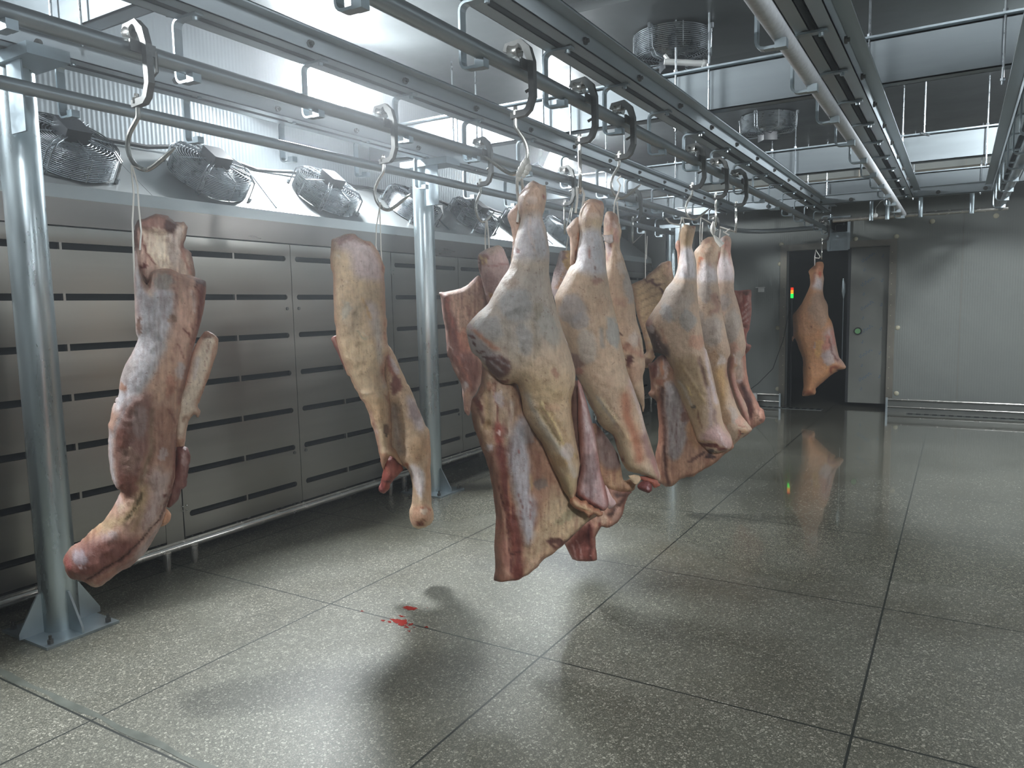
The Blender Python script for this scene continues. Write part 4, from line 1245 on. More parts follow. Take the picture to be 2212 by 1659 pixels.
flesh_part('neck_piece', c, c1((380, 720), (400, 690), (470, 650), (570, 620), (610, 650), (640, 720), (665, 790), (660, 1000), (600, 1160), (500, 1180), (465, 1140), (445, 1050), (428, 980), (410, 900), (388, 830)), an, off=.03, T=.07, edge=22, step=4, base=(206, 170, 166), seed=23, jag=.8, paint=[
    c1.b(540, 650, 90, 40, (206, 180, 160), .9, 0, -18), c1.b(430, 750, 40, 55, (158, 100, 84), .8), c1.l([(410, 710), (430, 790)], 9, (232, 196, 112), .95, .006), c1.l([(440, 730), (475, 795)], 8, (232, 200, 124), .95, .006), c1.b(395, 800, 16, 50, (130, 72, 62), .7), c1.l([(480, 800), (560, 810), (650, 790)], 8, (184, 120, 110), .8, -.004), c1.l([(470, 650), (560, 625)], 6, (196, 150, 100), .8), c1.b(445, 1020, 14, 45, (240, 236, 240), .9), c1.b(490, 1090, 26, 40, (222, 166, 100), .9), c1.b(490, 950, 60, 100, (176, 130, 126), .5)])
strap([[(1050, 478), (1048, 510), (1049, 545)], [(1052, 478), (1056, 520), (1057, 545)]], an, 'short white strap from the third left hook down to the spread rib carcass', r=.005, key='C')

# ------------------------------------------------------------------ neck behind the second hind leg, on the left rail
e1 = Crop(1180, 420, 4.608); e2 = Crop(1180, 760, 3.608)
an = (-2.62, 5.20, 1.5)
c = carcass('P', 'yellow and pink neck of a forequarter peeking out between the first two big hind legs')
flesh_part('neck_piece', c, e1((130, 580), (160, 560), (300, 560), (420, 640), (430, 900), (400, 1300), (300, 1560), (180, 1500), (120, 1200), (75, 1010), (45, 960), (60, 830), (100, 690)), an, T=.07, edge=18, step=4, base=(222, 204, 206), seed=26, jag=.8, paint=[
    e1.b(200, 660, 50, 110, (216, 166, 84), .95), e1.b(160, 620, 26, 60, (146, 96, 84), .8), e1.l([(190, 760), (140, 880), (110, 940)], 12, (216, 140, 76), .9)])
strap([[(1240, 425), (1232, 480), (1222, 545)]], an, 'string holding the half hidden yellow and pink neck', r=.004, key='P')

# ------------------------------------------------------------------ distant ribs on the left rail
g1 = Crop(1360, 470, 5.53); g2 = Crop(1380, 750, 5.352)
an = (-2.62, 6.594, 1.5)
c = carcass('W', 'yellowish rib panel with dark clots hanging behind the third and fourth hind legs')
rb = [g1.l([(40 + 20 * k, 860 + 85 * k), (250, 770 + 88 * k), (430 - 10 * k, 700 + 92 * k)], 10, (150, 116, 72) if k % 2 else (140, 104, 66), .55, -.004) for k in range(7)]
flesh_part('rib_wall', c, g1((25, 800), (150, 740), (210, 690), (290, 620), (380, 540), (490, 520), (510, 620), (530, 740), (520, 900), (480, 1200), (400, 1400), (350, 1600)) + g2((160, 60), (190, 110), (150, 170), (100, 240), (60, 230), (40, 100)) + g1((200, 1600), (160, 1400), (100, 1200), (60, 1000)),
    an, off=.0, T=.05, edge=10, step=3, base=(214, 178, 122), seed=31, sat=.62, streak=.08, jag=1.2, rim=(160, 110, 80), paint=rb + [
    g1.b(440, 640, 60, 90, (190, 140, 96), .8), g1.b(480, 560, 24, 50, (140, 80, 66), .7), g1.l([(180, 740), (220, 770), (270, 750)], 12, (98, 44, 40), .95), g1.l([(270, 780), (320, 810), (370, 800)], 15, (98, 44, 40), .95), g1.l([(370, 850), (400, 890)], 12, (98, 44, 40), .95),
    g1.l([(170, 1420), (300, 1400)], 12, (196, 176, 160), .8), g1.l([(180, 1500), (310, 1490)], 12, (196, 176, 160), .8), g1.l([(190, 1580), (320, 1570)], 12, (190, 168, 150), .8), g2.b(110, 170, 60, 40, (110, 70, 60), .8)])
strap([[(1394, 500), (1394, 560), (1394, 628)], [(1398, 510), (1396, 560)]], an, 'long thin string from the pale trolley down to the distant ribs', r=.004, key='W')

# ------------------------------------------------------------------ first big hindquarter
an = (-1.57, 2.69, 1.5)
GRP = 'hindquarters on the central rail'
c = carcass('D', 'largest and nearest hindquarter of the central row, its spine reaching lowest', GRP, name='beef_hindquarter')
flesh_part('spine_slab', c, d2((335, 60), (325, 200), (300, 280), (258, 335), (250, 400), (268, 520), (312, 640), (350, 740), (385, 860), (410, 1000), (425, 1170), (415, 1350), (422, 1500), (413, 1608), (500, 1602), (600, 1592), (620, 1570), (660, 1550), (720, 1500), (760, 1455), (840, 1400), (930, 1320), (1010, 1240), (1080, 1180), (1165, 1120), (1150, 1000), (1000, 800), (800, 600), (640, 400), (560, 200), (430, 90)),
    an, off=-.04, yaw=8, T=.075, Tb=.05, edge=20, step=4, base=(206, 158, 118), seed=41, sat=.64, streak=.2, jag=1.5, lump=.007, rim=(176, 104, 80), paint=[
    # pelvis top
    d2.p([(335, 100), (420, 200), (540, 300), (530, 500), (490, 600), (420, 560), (340, 540), (280, 420), (300, 290)], (224, 190, 152), .95, .01, 14), d2.l([(350, 280), (345, 400), (370, 520)], 24, (226, 186, 128), .8, -.02), d2.b(290, 350, 22, 46, (150, 66, 54), .9, -.014, -10), d2.l([(290, 390), (330, 480)], 14, (120, 66, 44), .9, -.01),
    d2.l([(400, 200), (415, 350), (430, 480)], 8, (156, 66, 50), .8, -.01), d2.b(440, 320, 28, 60, (226, 214, 222), .8), d2.l([(520, 330), (515, 450), (490, 570)], 13, (226, 206, 190), .9, .012), d2.b(360, 500, 24, 30, (190, 150, 90), .8, -.012), d2.b(375, 225, 14, 45, (196, 120, 84), .7, -.01),
    d2.b(370, 650, 30, 26, (222, 212, 222), .9), d2.b(440, 560, 46, 60, (206, 130, 112), .8), d2.l([(425, 500), (440, 640), (480, 780)], 22, (186, 66, 50), .9), d2.b(432, 545, 8, 14, (250, 220, 220), .9),
    # backbone strip
    d2.p([(350, 690), (410, 680), (440, 900), (480, 1200), (520, 1400), (530, 1605), (412, 1608), (420, 1300), (400, 980)], (176, 116, 90), .95, .008, 8), d2.b(470, 1430, 45, 150, (202, 130, 106), .8), d2.b(395, 760, 30, 40, (186, 128, 100), .8),
    d2.p([(410, 640), (490, 650), (520, 1000), (570, 1120), (600, 1350), (596, 1598), (530, 1600), (520, 1350), (470, 1050), (430, 800)], (142, 60, 46), .95, .004, 7), d2.l([(490, 720), (510, 950), (515, 1100)], 7, (216, 140, 90), .8), d2.l([(430, 900), (500, 1200), (520, 1500)], 6, (110, 44, 36), .9, -.008), d2.b(560, 1480, 30, 100, (146, 64, 50), .8), d2.b(455, 1195, 26, 34, (190, 106, 88), .7),
    d2.l([(520, 1380), (590, 1370)], 6, (90, 34, 28), .8), d2.b(490, 1510, 22, 24, (222, 160, 130), .8, .006), d2.b(620, 1430, 30, 34, (150, 76, 56), .7),
    # tenderloin membrane
    d2.p([(570, 440), (640, 480), (640, 640), (655, 800), (650, 960), (710, 1000), (700, 1160), (650, 1300), (620, 1320), (590, 1200), (560, 1060), (520, 880), (495, 700), (510, 560)], (190, 190, 204), .97, .020, 9),
    d2.p([(600, 480), (700, 560), (690, 760), (760, 900), (740, 1050), (690, 1080), (655, 940), (650, 700), (620, 600)], (186, 128, 96), .85, 0, 12), d2.l([(655, 840), (660, 930)], 10, (214, 180, 110), .9), d2.l([(575, 960), (590, 1140)], 5, (160, 90, 80), .8, -.004), d2.l([(640, 1010), (650, 1140)], 5, (160, 90, 80), .8, -.004), d2.b(565, 680, 10, 14, (190, 90, 80), .9), d2.b(620, 560, 60, 70, (160, 166, 176), .6),
    d2.b(720, 900, 40, 40, (120, 112, 108), .7), d2.l([(760, 1000), (700, 1150), (690, 1200)], 22, (190, 120, 90), .7), d2.b(780, 760, 90, 150, (196, 134, 98), .8, 0, -20),
    # inside of the flank
    d2.p([(760, 1000), (900, 980), (1060, 1130), (1080, 1180), (930, 1310), (840, 1290), (700, 1400), (640, 1500), (620, 1420), (700, 1220)], (206, 178, 132), .9, .006, 22), d2.b(900, 1120, 90, 34, (150, 142, 100), .7, 0, -35), d2.b(830, 1300, 60, 24, (112, 64, 56), .95, 0, 18), d2.l([(770, 1290), (820, 1350), (900, 1310), (945, 1270)], 13, (104, 50, 44), .9),
    d2.l([(620, 1570), (760, 1455), (930, 1320), (1080, 1185)], 9, (170, 96, 66), .8, .006), d2.b(680, 1470, 80, 50, (218, 176, 140), .7, 0, -35), d2.l([(1000, 1210), (1080, 1160), (1150, 1140)], 10, (110, 56, 44), .8)])
flesh_part('udder_strip', c, d2((1000, 195), (1030, 240), (1060, 340), (1090, 450), (1120, 570), (1142, 700), (1160, 830), (1190, 930), (1217, 1040), (1212, 1090), (1180, 1120), (1100, 1085), (1020, 1035), (985, 995), (1000, 900), (1018, 800), (1010, 650), (1002, 500), (1000, 350)),
    an, off=.015, T=.05, edge=14, step=4, base=(204, 170, 174), seed=42, sat=.68, streak=.22, jag=.8, lump=.004, rim=(170, 96, 86), paint=[
    d2.l([(1015, 230), (1050, 400), (1090, 560), (1125, 680)], 20, (244, 236, 242), .9), d2.l([(1005, 300), (1015, 500), (1025, 640)], 12, (206, 130, 120), .8), d2.b(1080, 800, 60, 110, (148, 124, 128), .8), d2.b(1080, 960, 40, 60, (176, 156, 162), .7), d2.l([(1000, 980), (1090, 1050), (1180, 1100)], 18, (178, 90, 80), .9), d2.l([(1170, 880), (1205, 1050)], 10, (196, 110, 104), .8)])
flesh_part('udder_tip', c, d2((1195, 930), (1240, 1015), (1272, 1065), (1225, 1105), (1200, 1060)), an, off=.0, T=.02, edge=6, step=3, base=(222, 186, 186), seed=43, jag=.4)
flesh_part('flank_back', c, d2((940, 200), (1010, 220), (1030, 400), (1060, 700), (1040, 900), (1000, 1000), (960, 800), (930, 500)), an, off=-.02, T=.03, edge=10, step=4, base=(130, 82, 62), seed=44, sat=.68, streak=.22, jag=1)
flesh_part('heel', c, c1((745, 240), (690, 290), (655, 335), (648, 375), (675, 450), (695, 560), (690, 650), (676, 770), (700, 770), (760, 640), (800, 420), (800, 260)), an, off=-.03, T=.045, edge=14, step=3, base=(226, 186, 160), seed=45, jag=.6)
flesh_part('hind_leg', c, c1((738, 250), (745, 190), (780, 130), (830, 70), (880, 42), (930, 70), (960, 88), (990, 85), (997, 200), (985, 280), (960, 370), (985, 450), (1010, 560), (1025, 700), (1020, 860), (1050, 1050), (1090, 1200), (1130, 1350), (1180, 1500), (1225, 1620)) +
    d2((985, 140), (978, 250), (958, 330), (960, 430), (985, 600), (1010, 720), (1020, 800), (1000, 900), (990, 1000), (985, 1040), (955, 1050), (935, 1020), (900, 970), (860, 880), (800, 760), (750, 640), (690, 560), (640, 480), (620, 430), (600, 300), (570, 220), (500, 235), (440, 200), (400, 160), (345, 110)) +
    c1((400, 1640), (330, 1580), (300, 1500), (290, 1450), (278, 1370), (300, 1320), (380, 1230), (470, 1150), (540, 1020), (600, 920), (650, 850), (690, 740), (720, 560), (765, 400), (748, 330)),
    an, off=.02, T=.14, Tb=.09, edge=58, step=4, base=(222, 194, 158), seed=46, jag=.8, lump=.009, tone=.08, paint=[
    c1.p([(740, 230), (830, 70), (930, 60), (990, 90), (990, 280), (950, 380), (850, 360), (780, 390), (740, 330)], (228, 188, 156), .95, .01, 12), c1.b(890, 60, 50, 40, (176, 130, 110), .8), c1.b(770, 300, 26, 70, (232, 196, 170), .9, .016), c1.l([(775, 250), (760, 300), (770, 380)], 6, (176, 120, 96), .8, -.008), c1.l([(890, 170), (920, 250), (950, 300)], 7, (206, 156, 126), .8, -.008), c1.b(860, 260, 50, 40, (238, 214, 200), .8, .006), c1.b(985, 215, 10, 26, (200, 80, 66), .9),
    c1.p([(770, 410), (860, 370), (960, 390), (1010, 560), (1020, 740), (900, 760), (800, 780), (710, 730)], (222, 222, 234), .95, 0, 18), c1.b(930, 620, 50, 150, (206, 212, 222), .8, .010), c1.l([(850, 380), (845, 560), (880, 700)], 9, (232, 214, 206), .9, -.008), c1.b(750, 690, 17, 24, (150, 70, 62), .95, -.010, 20), c1.b(720, 700, 20, 50, (240, 236, 244), .8),
    c1.p([(540, 1040), (640, 880), (800, 800), (1020, 800), (1050, 1060), (1130, 1400), (880, 1520), (700, 1620), (420, 1450), (290, 1400), (300, 1310), (470, 1150)], (196, 192, 184), .8, 0, 50), c1.b(720, 1160, 150, 150, (166, 176, 186), 0.58, .018, 30), c1.b(480, 1360, 130, 110, (170, 178, 186), 0.54, .014), c1.b(800, 1450, 70, 130, (164, 172, 180), 0.54, .012, -15), c1.b(1000, 1330, 80, 180, (176, 180, 172), .6, .006, -20),  # broad grey puts the shaded middle of the leg into the colour
    c1.b(920, 1200, 28, 80, (166, 148, 118), .5), c1.l([(560, 1180), (640, 1400), (640, 1560)], 26, (206, 190, 170), .5, -.006), c1.b(680, 960, 60, 36, (206, 176, 150), .6), c1.l([(870, 1300), (880, 1620)], 16, (214, 196, 166), .6, -.008),
    c1.p([(290, 1400), (400, 1380), (460, 1480), (560, 1560), (640, 1640), (600, 1659), (420, 1659), (320, 1570)], (190, 182, 188), .95, .006, 10), c1.l([(360, 1380), (430, 1440), (500, 1500), (560, 1530)], 20, (206, 134, 98), .95), c1.b(340, 1440, 40, 16, (130, 56, 46), .9, 0, 20), c1.b(370, 1560, 22, 12, (120, 50, 44), .9), c1.l([(390, 1580), (460, 1545)], 7, (120, 50, 44), .9), c1.b(350, 1505, 8, 14, (110, 46, 42), .9), c1.b(470, 1610, 40, 22, (110, 60, 58), .9), c1.b(320, 1340, 30, 30, (186, 150, 150), .8),
    d2.b(450, 90, 90, 80, (118, 70, 66), .9, .004, 30), d2.l([(400, 60), (480, 120)], 9, (196, 190, 196), .8), d2.l([(440, 30), (520, 90)], 8, (190, 182, 188), .8), d2.b(480, 205, 50, 26, (140, 62, 52), .9), d2.l([(290, 40), (340, 110), (420, 190)], 10, (214, 176, 134), .9),
    # lower yellow skin with folds
    d2.p([(560, 180), (700, 120), (900, 160), (970, 300), (985, 640), (1010, 800), (1000, 980), (960, 1080), (880, 900), (760, 640), (640, 440)], (224, 190, 134), .85, 0, 40), d2.l([(650, 290), (720, 430), (800, 560), (900, 700), (980, 840)], 26, (214, 208, 190), .85, .006), d2.l([(740, 330), (820, 450), (880, 580), (990, 720)], 7, (246, 222, 140), .95, .012), d2.l([(720, 360), (800, 500), (860, 600)], 6, (160, 134, 76), .8, -.010), d2.l([(760, 330), (900, 560), (1000, 740)], 7, (178, 140, 84), .7, -.012), d2.b(900, 450, 60, 110, (226, 192, 146), .7, .01), d2.b(920, 660, 50, 60, (214, 204, 206), .7),
    d2.l([(640, 480), (760, 620), (830, 780), (890, 930), (950, 1040)], 18, (202, 166, 108), .8), d2.b(850, 740, 60, 40, (214, 170, 112), .8), d2.b(930, 900, 60, 70, (206, 182, 128), .8), d2.b(1040, 1080, 80, 36, (232, 206, 160), .95, .012, 30), d2.l([(970, 1085), (1060, 1130), (1150, 1150)], 9, (130, 66, 46), .85, -.006), d2.b(830, 130, 26, 34, (190, 120, 92), .6), d2.b(640, 190, 14, 12, (150, 80, 60), .7), d2.b(820, 360, 50, 30, (222, 170, 130), .6),
    d2.l([(965, 240), (950, 330), (975, 480)], 12, (206, 166, 104), .8), d2.l([(1000, 920), (985, 1000)], 8, (180, 100, 76), .7)])
strap([[(1117, 385), (1117, 410), (1122, 450), (1118, 480)], [(1127, 385), (1130, 420), (1128, 455)]], an, 'knotted white strap between the first central hook and the nearest hind leg', r=.006, key='D')
kn = MB()
dr = np.array([(1131 - 1106) / FPX, (362 - 829.5) / FPX, 1.0]) @ RCn
t_ = 3.02 / np.linalg.norm(dr)
kp = CAMn + dr * t_
for (dx, dz, q) in ((.012, .016, .017), (.020, -.002, .015), (.004, .006, .018), (-.010, -.008, .015), (-.020, -.022, .013), (-.024, -.040, .010), (.012, -.018, .012), (.0, -.030, .009)):
    kn.ball(tuple(kp + np.array((dx, 0, dz))), q, 12, 8, (1, .8, 1.15))
tag(kn.build('strap_knot', M_strap), 'lumpy white plastic knot on the first central hook', 'knot')

flesh_part('fat_fold', bpy.data.objects['beef_hindquarter'], d2((955, 1020), (980, 1005), (1020, 1040), (1060, 1050), (1110, 1085), (1150, 1105), (1180, 1135), (1150, 1160), (1110, 1140), (1080, 1165), (1040, 1130), (1000, 1110), (965, 1085), (945, 1050)),
    (-1.57, 2.69, 1.5), off=.06, T=.022, edge=7, step=2.5, base=(226, 200, 158), seed=47, sat=.85, streak=.15, jag=3, rim=(150, 84, 60), paint=[d2.l([(980, 1080), (1060, 1110), (1140, 1140)], 7, (176, 120, 84), .7, -.006), d2.l([(1000, 1040), (1080, 1090)], 6, (240, 222, 186), .8, .005), d2.b(1110, 1150, 40, 12, (96, 50, 40), .8)])

# ------------------------------------------------------------------ second big hindquarter
an = (-1.57, 3.286, 1.5)
c = carcass('E', 'second hindquarter of the central row, ending in a red kidney-like lump', GRP, name='beef_hindquarter')
flesh_part('spine_slab', c, e2((300, 900), (470, 1000), (640, 1060), (668, 1092), (640, 1122), (610, 1200), (600, 1260), (560, 1320), (480, 1370), (430, 1362), (385, 1440), (392, 1560), (395, 1622), (330, 1628), (215, 1622), (180, 1570), (145, 1500), (100, 1400), (100, 1100)),
    an, off=-.08, T=.06, edge=14, step=3, base=(206, 150, 124), seed=51, sat=.68, streak=.22, jag=1.5, rim=(150, 84, 66), paint=[
    e2.p([(150, 1490), (330, 1300), (385, 1440), (395, 1622), (215, 1622)], (150, 70, 60), .95, .008, 6), e2.l([(200, 1480), (250, 1610)], 7, (216, 170, 166), .8), e2.l([(240, 1440), (290, 1610)], 6, (206, 160, 156), .7), e2.l([(330, 1330), (340, 1500), (350, 1610)], 9, (98, 36, 32), .9, -.006), e2.b(360, 1555, 7, 8, (240, 214, 206), .9), e2.l([(365, 1420), (385, 1600)], 6, (216, 140, 120), .8),
    e2.l([(540, 1100), (620, 1110), (560, 1180), (500, 1240)], 22, (86, 52, 44), .9), e2.b(420, 1330, 20, 10, (170, 60, 50), .9), e2.b(560, 1260, 40, 60, (214, 166, 146), .8), e2.b(440, 1280, 40, 60, (222, 190, 160), .8)])
flesh_part('inner_flank', c, e2((280, 600), (390, 560), (560, 800), (600, 1000), (700, 980), (690, 1070), (640, 1090), (560, 1098), (480, 1070), (430, 1020), (330, 800)), an, off=-.05, T=.04, edge=16, step=4, base=(196, 142, 104), seed=52, sat=.68, streak=.22, jag=1, paint=[
    e2.p([(380, 640), (480, 620), (560, 760), (580, 890), (460, 900), (400, 800)], (158, 132, 130), .9, .006, 8), e2.b(560, 990, 120, 70, (206, 160, 116), .8), e2.l([(350, 350), (390, 500), (400, 620)], 20, (120, 66, 56), .8), e2.l([(580, 970), (700, 965)], 4, (140, 80, 56), .8)])
flesh_part('heel', c, e1((310, 225), (270, 250), (232, 298), (202, 335), (212, 390), (232, 430), (240, 560), (238, 700), (290, 700), (330, 520), (360, 380), (370, 240)), an, off=-.03, T=.045, edge=12, step=3, base=(214, 176, 148), seed=53, jag=.6, paint=[e1.l([(325, 410), (305, 560), (290, 680)], 10, (230, 130, 70), .95), e1.l([(300, 560), (285, 690)], 6, (120, 60, 46), .8)])
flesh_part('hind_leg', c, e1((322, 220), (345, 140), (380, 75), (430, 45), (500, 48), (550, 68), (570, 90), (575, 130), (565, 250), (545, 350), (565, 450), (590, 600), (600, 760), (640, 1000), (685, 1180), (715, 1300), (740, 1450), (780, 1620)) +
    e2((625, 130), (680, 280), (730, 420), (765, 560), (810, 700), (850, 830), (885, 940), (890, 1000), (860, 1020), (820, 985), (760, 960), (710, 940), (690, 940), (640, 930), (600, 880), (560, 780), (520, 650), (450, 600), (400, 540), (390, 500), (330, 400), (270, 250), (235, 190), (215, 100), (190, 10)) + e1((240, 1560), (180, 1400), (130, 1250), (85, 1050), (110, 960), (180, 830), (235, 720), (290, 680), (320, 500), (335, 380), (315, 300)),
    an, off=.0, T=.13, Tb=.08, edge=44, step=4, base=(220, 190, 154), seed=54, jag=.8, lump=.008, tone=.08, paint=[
    e1.b(470, 140, 110, 110, (214, 170, 138), .95, .008), e1.b(480, 230, 60, 36, (232, 210, 190), .7), e1.l([(480, 140), (530, 190), (550, 260)], 6, (170, 120, 96), .7, -.008), e1.b(545, 90, 30, 30, (206, 150, 130), .8), e1.b(510, 310, 50, 40, (226, 200, 156), .8), e1.b(380, 260, 16, 26, (176, 130, 104), .6), 
    e1.p([(340, 390), (540, 360), (600, 600), (600, 800), (480, 830), (240, 720), (310, 520)], (216, 220, 232), .95, 0, 16), e1.l([(430, 560), (430, 640)], 9, (206, 140, 124), .9, -.004), e1.l([(465, 660), (480, 900)], 4, (140, 84, 70), .7), e1.b(500, 620, 36, 150, (206, 214, 226), .8, .008),
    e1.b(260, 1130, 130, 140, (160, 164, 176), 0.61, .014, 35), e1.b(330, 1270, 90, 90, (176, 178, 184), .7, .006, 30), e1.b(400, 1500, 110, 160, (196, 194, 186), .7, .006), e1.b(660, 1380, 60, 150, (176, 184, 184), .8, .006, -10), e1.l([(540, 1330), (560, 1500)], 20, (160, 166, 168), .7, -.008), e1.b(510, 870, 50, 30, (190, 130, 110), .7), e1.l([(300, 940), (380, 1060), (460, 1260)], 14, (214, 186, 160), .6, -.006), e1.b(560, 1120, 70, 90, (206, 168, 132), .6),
    e2.b(230, 60, 40, 60, (150, 110, 100), .8, -.008, -40), e2.l([(240, 190), (320, 340), (400, 520)], 9, (160, 80, 66), .9, -.006), e2.b(250, 140, 24, 40, (196, 120, 100), .8), e2.p([(300, 210), (420, 340), (540, 520), (640, 700), (720, 850), (700, 940), (600, 880), (520, 650), (400, 540), (330, 380)], (218, 196, 152), .9, 0, 14), e2.l([(420, 350), (520, 480), (640, 660)], 9, (232, 214, 158), .9, .010), e2.l([(440, 340), (560, 500)], 5, (150, 130, 84), .7, -.008), e2.l([(400, 340), (480, 460), (560, 600)], 14, (206, 204, 194), .8), e2.l([(400, 560), (450, 610), (520, 650), (540, 760), (590, 880)], 7, (170, 84, 66), .8), 
    e2.l([(600, 330), (620, 480), (680, 640), (720, 800)], 40, (206, 124, 84), .95, -.020), e2.b(560, 560, 60, 60, (218, 180, 140), .6), e2.b(640, 260, 36, 50, (226, 176, 146), .8), e2.l([(650, 220), (700, 380), (740, 520), (760, 640)], 16, (236, 214, 210), .9, .010), e2.l([(750, 640), (790, 760), (840, 860)], 30, (166, 120, 116), .9, .006), e2.l([(820, 830), (870, 960)], 18, (206, 140, 134), .9), e2.b(590, 830, 6, 30, (130, 60, 46), .8), e2.b(760, 930, 46, 40, (228, 206, 176), .95, .010)])
flesh_part('kidney', c, e2((710, 1040), (740, 1010), (790, 1005), (825, 1040), (822, 1080), (795, 1100), (750, 1085), (715, 1065)), an, off=.05, T=.026, edge=12, step=2, base=(140, 60, 58), seed=55, jag=1.2, tone=.3, paint=[e2.b(800, 1060, 14, 20, (206, 176, 190), .8)])
flesh_part('fat_flap', c, e2((640, 960), (720, 960), (740, 1000), (700, 1035), (660, 1000)), an, off=.045, T=.012, edge=9, step=2, base=(222, 194, 152), seed=56, jag=2, tone=.2)
flesh_part('red_edge', c, e2((720, 975), (770, 965), (860, 1000), (885, 1040), (845, 1060), (815, 1030), (760, 1010)), an, off=.04, T=.016, edge=9, step=2, base=(184, 92, 70), seed=57, jag=2.5, tone=.3)
strap([[(1246, 405), (1247, 430), (1243, 460)], [(1256, 405), (1262, 420), (1258, 450)]], an, 'white strap from the second central hook to the second hind leg', r=.006, key='E')

# ------------------------------------------------------------------ third, narrow one
an = (-1.57, 3.764, 1.5)
c = carcass('F', 'narrow third hindquarter tied with white plastic at the ankle', GRP, name='beef_hindquarter')
flesh_part('hind_leg', c, e1((570, 300), (575, 250), (588, 190), (622, 165), (680, 178), (722, 230), (735, 300), (750, 370), (735, 450), (735, 540), (770, 640), (800, 740), (830, 830), (865, 960), (880, 1080), (900, 1250), (940, 1380), (960, 1480), (975, 1600)) + e2((770, 60), (768, 130), (752, 200), (765, 330), (765, 420), (752, 495), (742, 420), (700, 360), (640, 300), (560, 100), (500, 0)) + e1((560, 1300), (540, 1000), (560, 780), (590, 660), (590, 540), (572, 420)),
    an, T=.11, edge=34, step=4, base=(218, 184, 148), seed=61, jag=.8, paint=[
    e1.b(640, 250, 70, 70, (200, 150, 124), .9), e1.b(660, 320, 50, 40, (232, 208, 200), .8, .008), e1.b(705, 420, 34, 80, (222, 166, 150), .9, .010), e1.b(620, 350, 40, 50, (196, 130, 110), .6), e1.l([(655, 460), (640, 560), (600, 660)], 14, (150, 76, 66), .85, -.012), e1.b(610, 520, 26, 90, (206, 190, 196), .8), e1.b(715, 610, 24, 50, (240, 212, 186), .9, .008), e1.b(760, 740, 50, 60, (228, 218, 206), .7),
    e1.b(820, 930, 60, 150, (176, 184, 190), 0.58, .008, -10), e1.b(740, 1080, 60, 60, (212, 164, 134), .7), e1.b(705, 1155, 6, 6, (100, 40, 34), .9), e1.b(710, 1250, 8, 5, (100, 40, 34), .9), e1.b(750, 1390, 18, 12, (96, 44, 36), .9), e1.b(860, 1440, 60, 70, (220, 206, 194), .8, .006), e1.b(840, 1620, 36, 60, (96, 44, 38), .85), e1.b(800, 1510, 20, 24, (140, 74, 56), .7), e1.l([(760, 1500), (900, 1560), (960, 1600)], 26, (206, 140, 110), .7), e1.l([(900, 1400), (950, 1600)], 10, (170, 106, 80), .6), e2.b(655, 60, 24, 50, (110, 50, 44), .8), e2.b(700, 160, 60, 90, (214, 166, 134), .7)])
flesh_part('plastic_wrap', c, e1((560, 400), (600, 405), (650, 400), (665, 440), (650, 490), (600, 480), (575, 460)), an, off=.10, T=.010, edge=5, step=2, base=(220, 214, 216), seed=62, jag=3)
strap([[(1328, 436), (1325, 470), (1326, 500)], [(1333, 436), (1336, 470), (1338, 500)], [(1329, 434), (1336, 415), (1340, 400), (1333, 388), (1341, 380)]], an, 'white strap with a loose looped end on the third central hook', r=.0045, key='F')

# ------------------------------------------------------------------ fourth
an = (-1.57, 5.028, 1.5)
c = carcass('G', 'fourth hindquarter of the central row, with its own spine slab below', GRP, name='beef_hindquarter')
flesh_part('spine_slab', c, g2((110, 195), (165, 172), (250, 90), (320, 100), (420, 200), (700, 600), (1000, 900), (1100, 1150), (1000, 1230), (900, 1320), (800, 1390), (700, 1440), (640, 1490), (560, 1500), (470, 1530), (400, 1600), (310, 1612), (260, 1580), (220, 1540), (190, 1250), (220, 1100), (230, 900), (215, 730), (200, 620), (130, 572), (110, 530), (140, 480), (125, 330)),
    an, off=-.06, yaw=6, T=.08, edge=12, step=3, base=(190, 140, 108), seed=71, sat=.68, streak=.22, jag=1.4, rim=(160, 98, 74), paint=[
    g2.b(175, 260, 40, 90, (140, 72, 60), .9), g2.l([(120, 250), (150, 400), (230, 470)], 12, (226, 190, 164), .9, .006), g2.b(250, 220, 22, 90, (228, 150, 104), .9), g2.b(300, 230, 34, 120, (222, 200, 196), .9), g2.l([(225, 150), (210, 320)], 12, (236, 222, 216), .8), g2.b(250, 400, 50, 40, (190, 110, 84), .7), g2.b(150, 520, 40, 40, (214, 176, 142), .8, .010),
    g2.l([(270, 470), (270, 700), (290, 1000), (290, 1300), (320, 1590)], 22, (96, 50, 42), .95, -.006), g2.l([(235, 600), (250, 900), (230, 1200), (260, 1450)], 16, (184, 120, 94), .8, .006), g2.p([(300, 480), (400, 380), (450, 520), (520, 720), (560, 900), (480, 1200), (380, 1280), (320, 1200), (310, 900), (290, 700)], (162, 158, 164), .9, .012, 9), g2.b(350, 480, 40, 110, (206, 204, 214), .8), g2.l([(420, 850), (410, 1080)], 6, (130, 90, 84), .7),
    g2.b(620, 1000, 90, 160, (196, 142, 96), .8, 0, -20), g2.b(520, 780, 50, 60, (130, 76, 56), .6), g2.b(640, 1230, 110, 26, (110, 62, 50), .9, 0, -28), g2.l([(420, 1560), (700, 1420), (900, 1310), (1000, 1220)], 22, (196, 142, 92), .9, .006), g2.l([(470, 1530), (720, 1380)], 8, (120, 66, 48), .7), g2.b(800, 1230, 50, 40, (80, 46, 44), .9), g2.b(420, 1400, 60, 100, (180, 126, 96), .7)])
flesh_part('heel', c, g1((610, 265), (575, 270), (555, 292), (546, 350), (570, 420), (575, 560), (582, 610), (610, 480), (640, 350)), an, off=-.03, T=.04, edge=8, step=2.5, base=(222, 160, 134), seed=72, jag=.5)
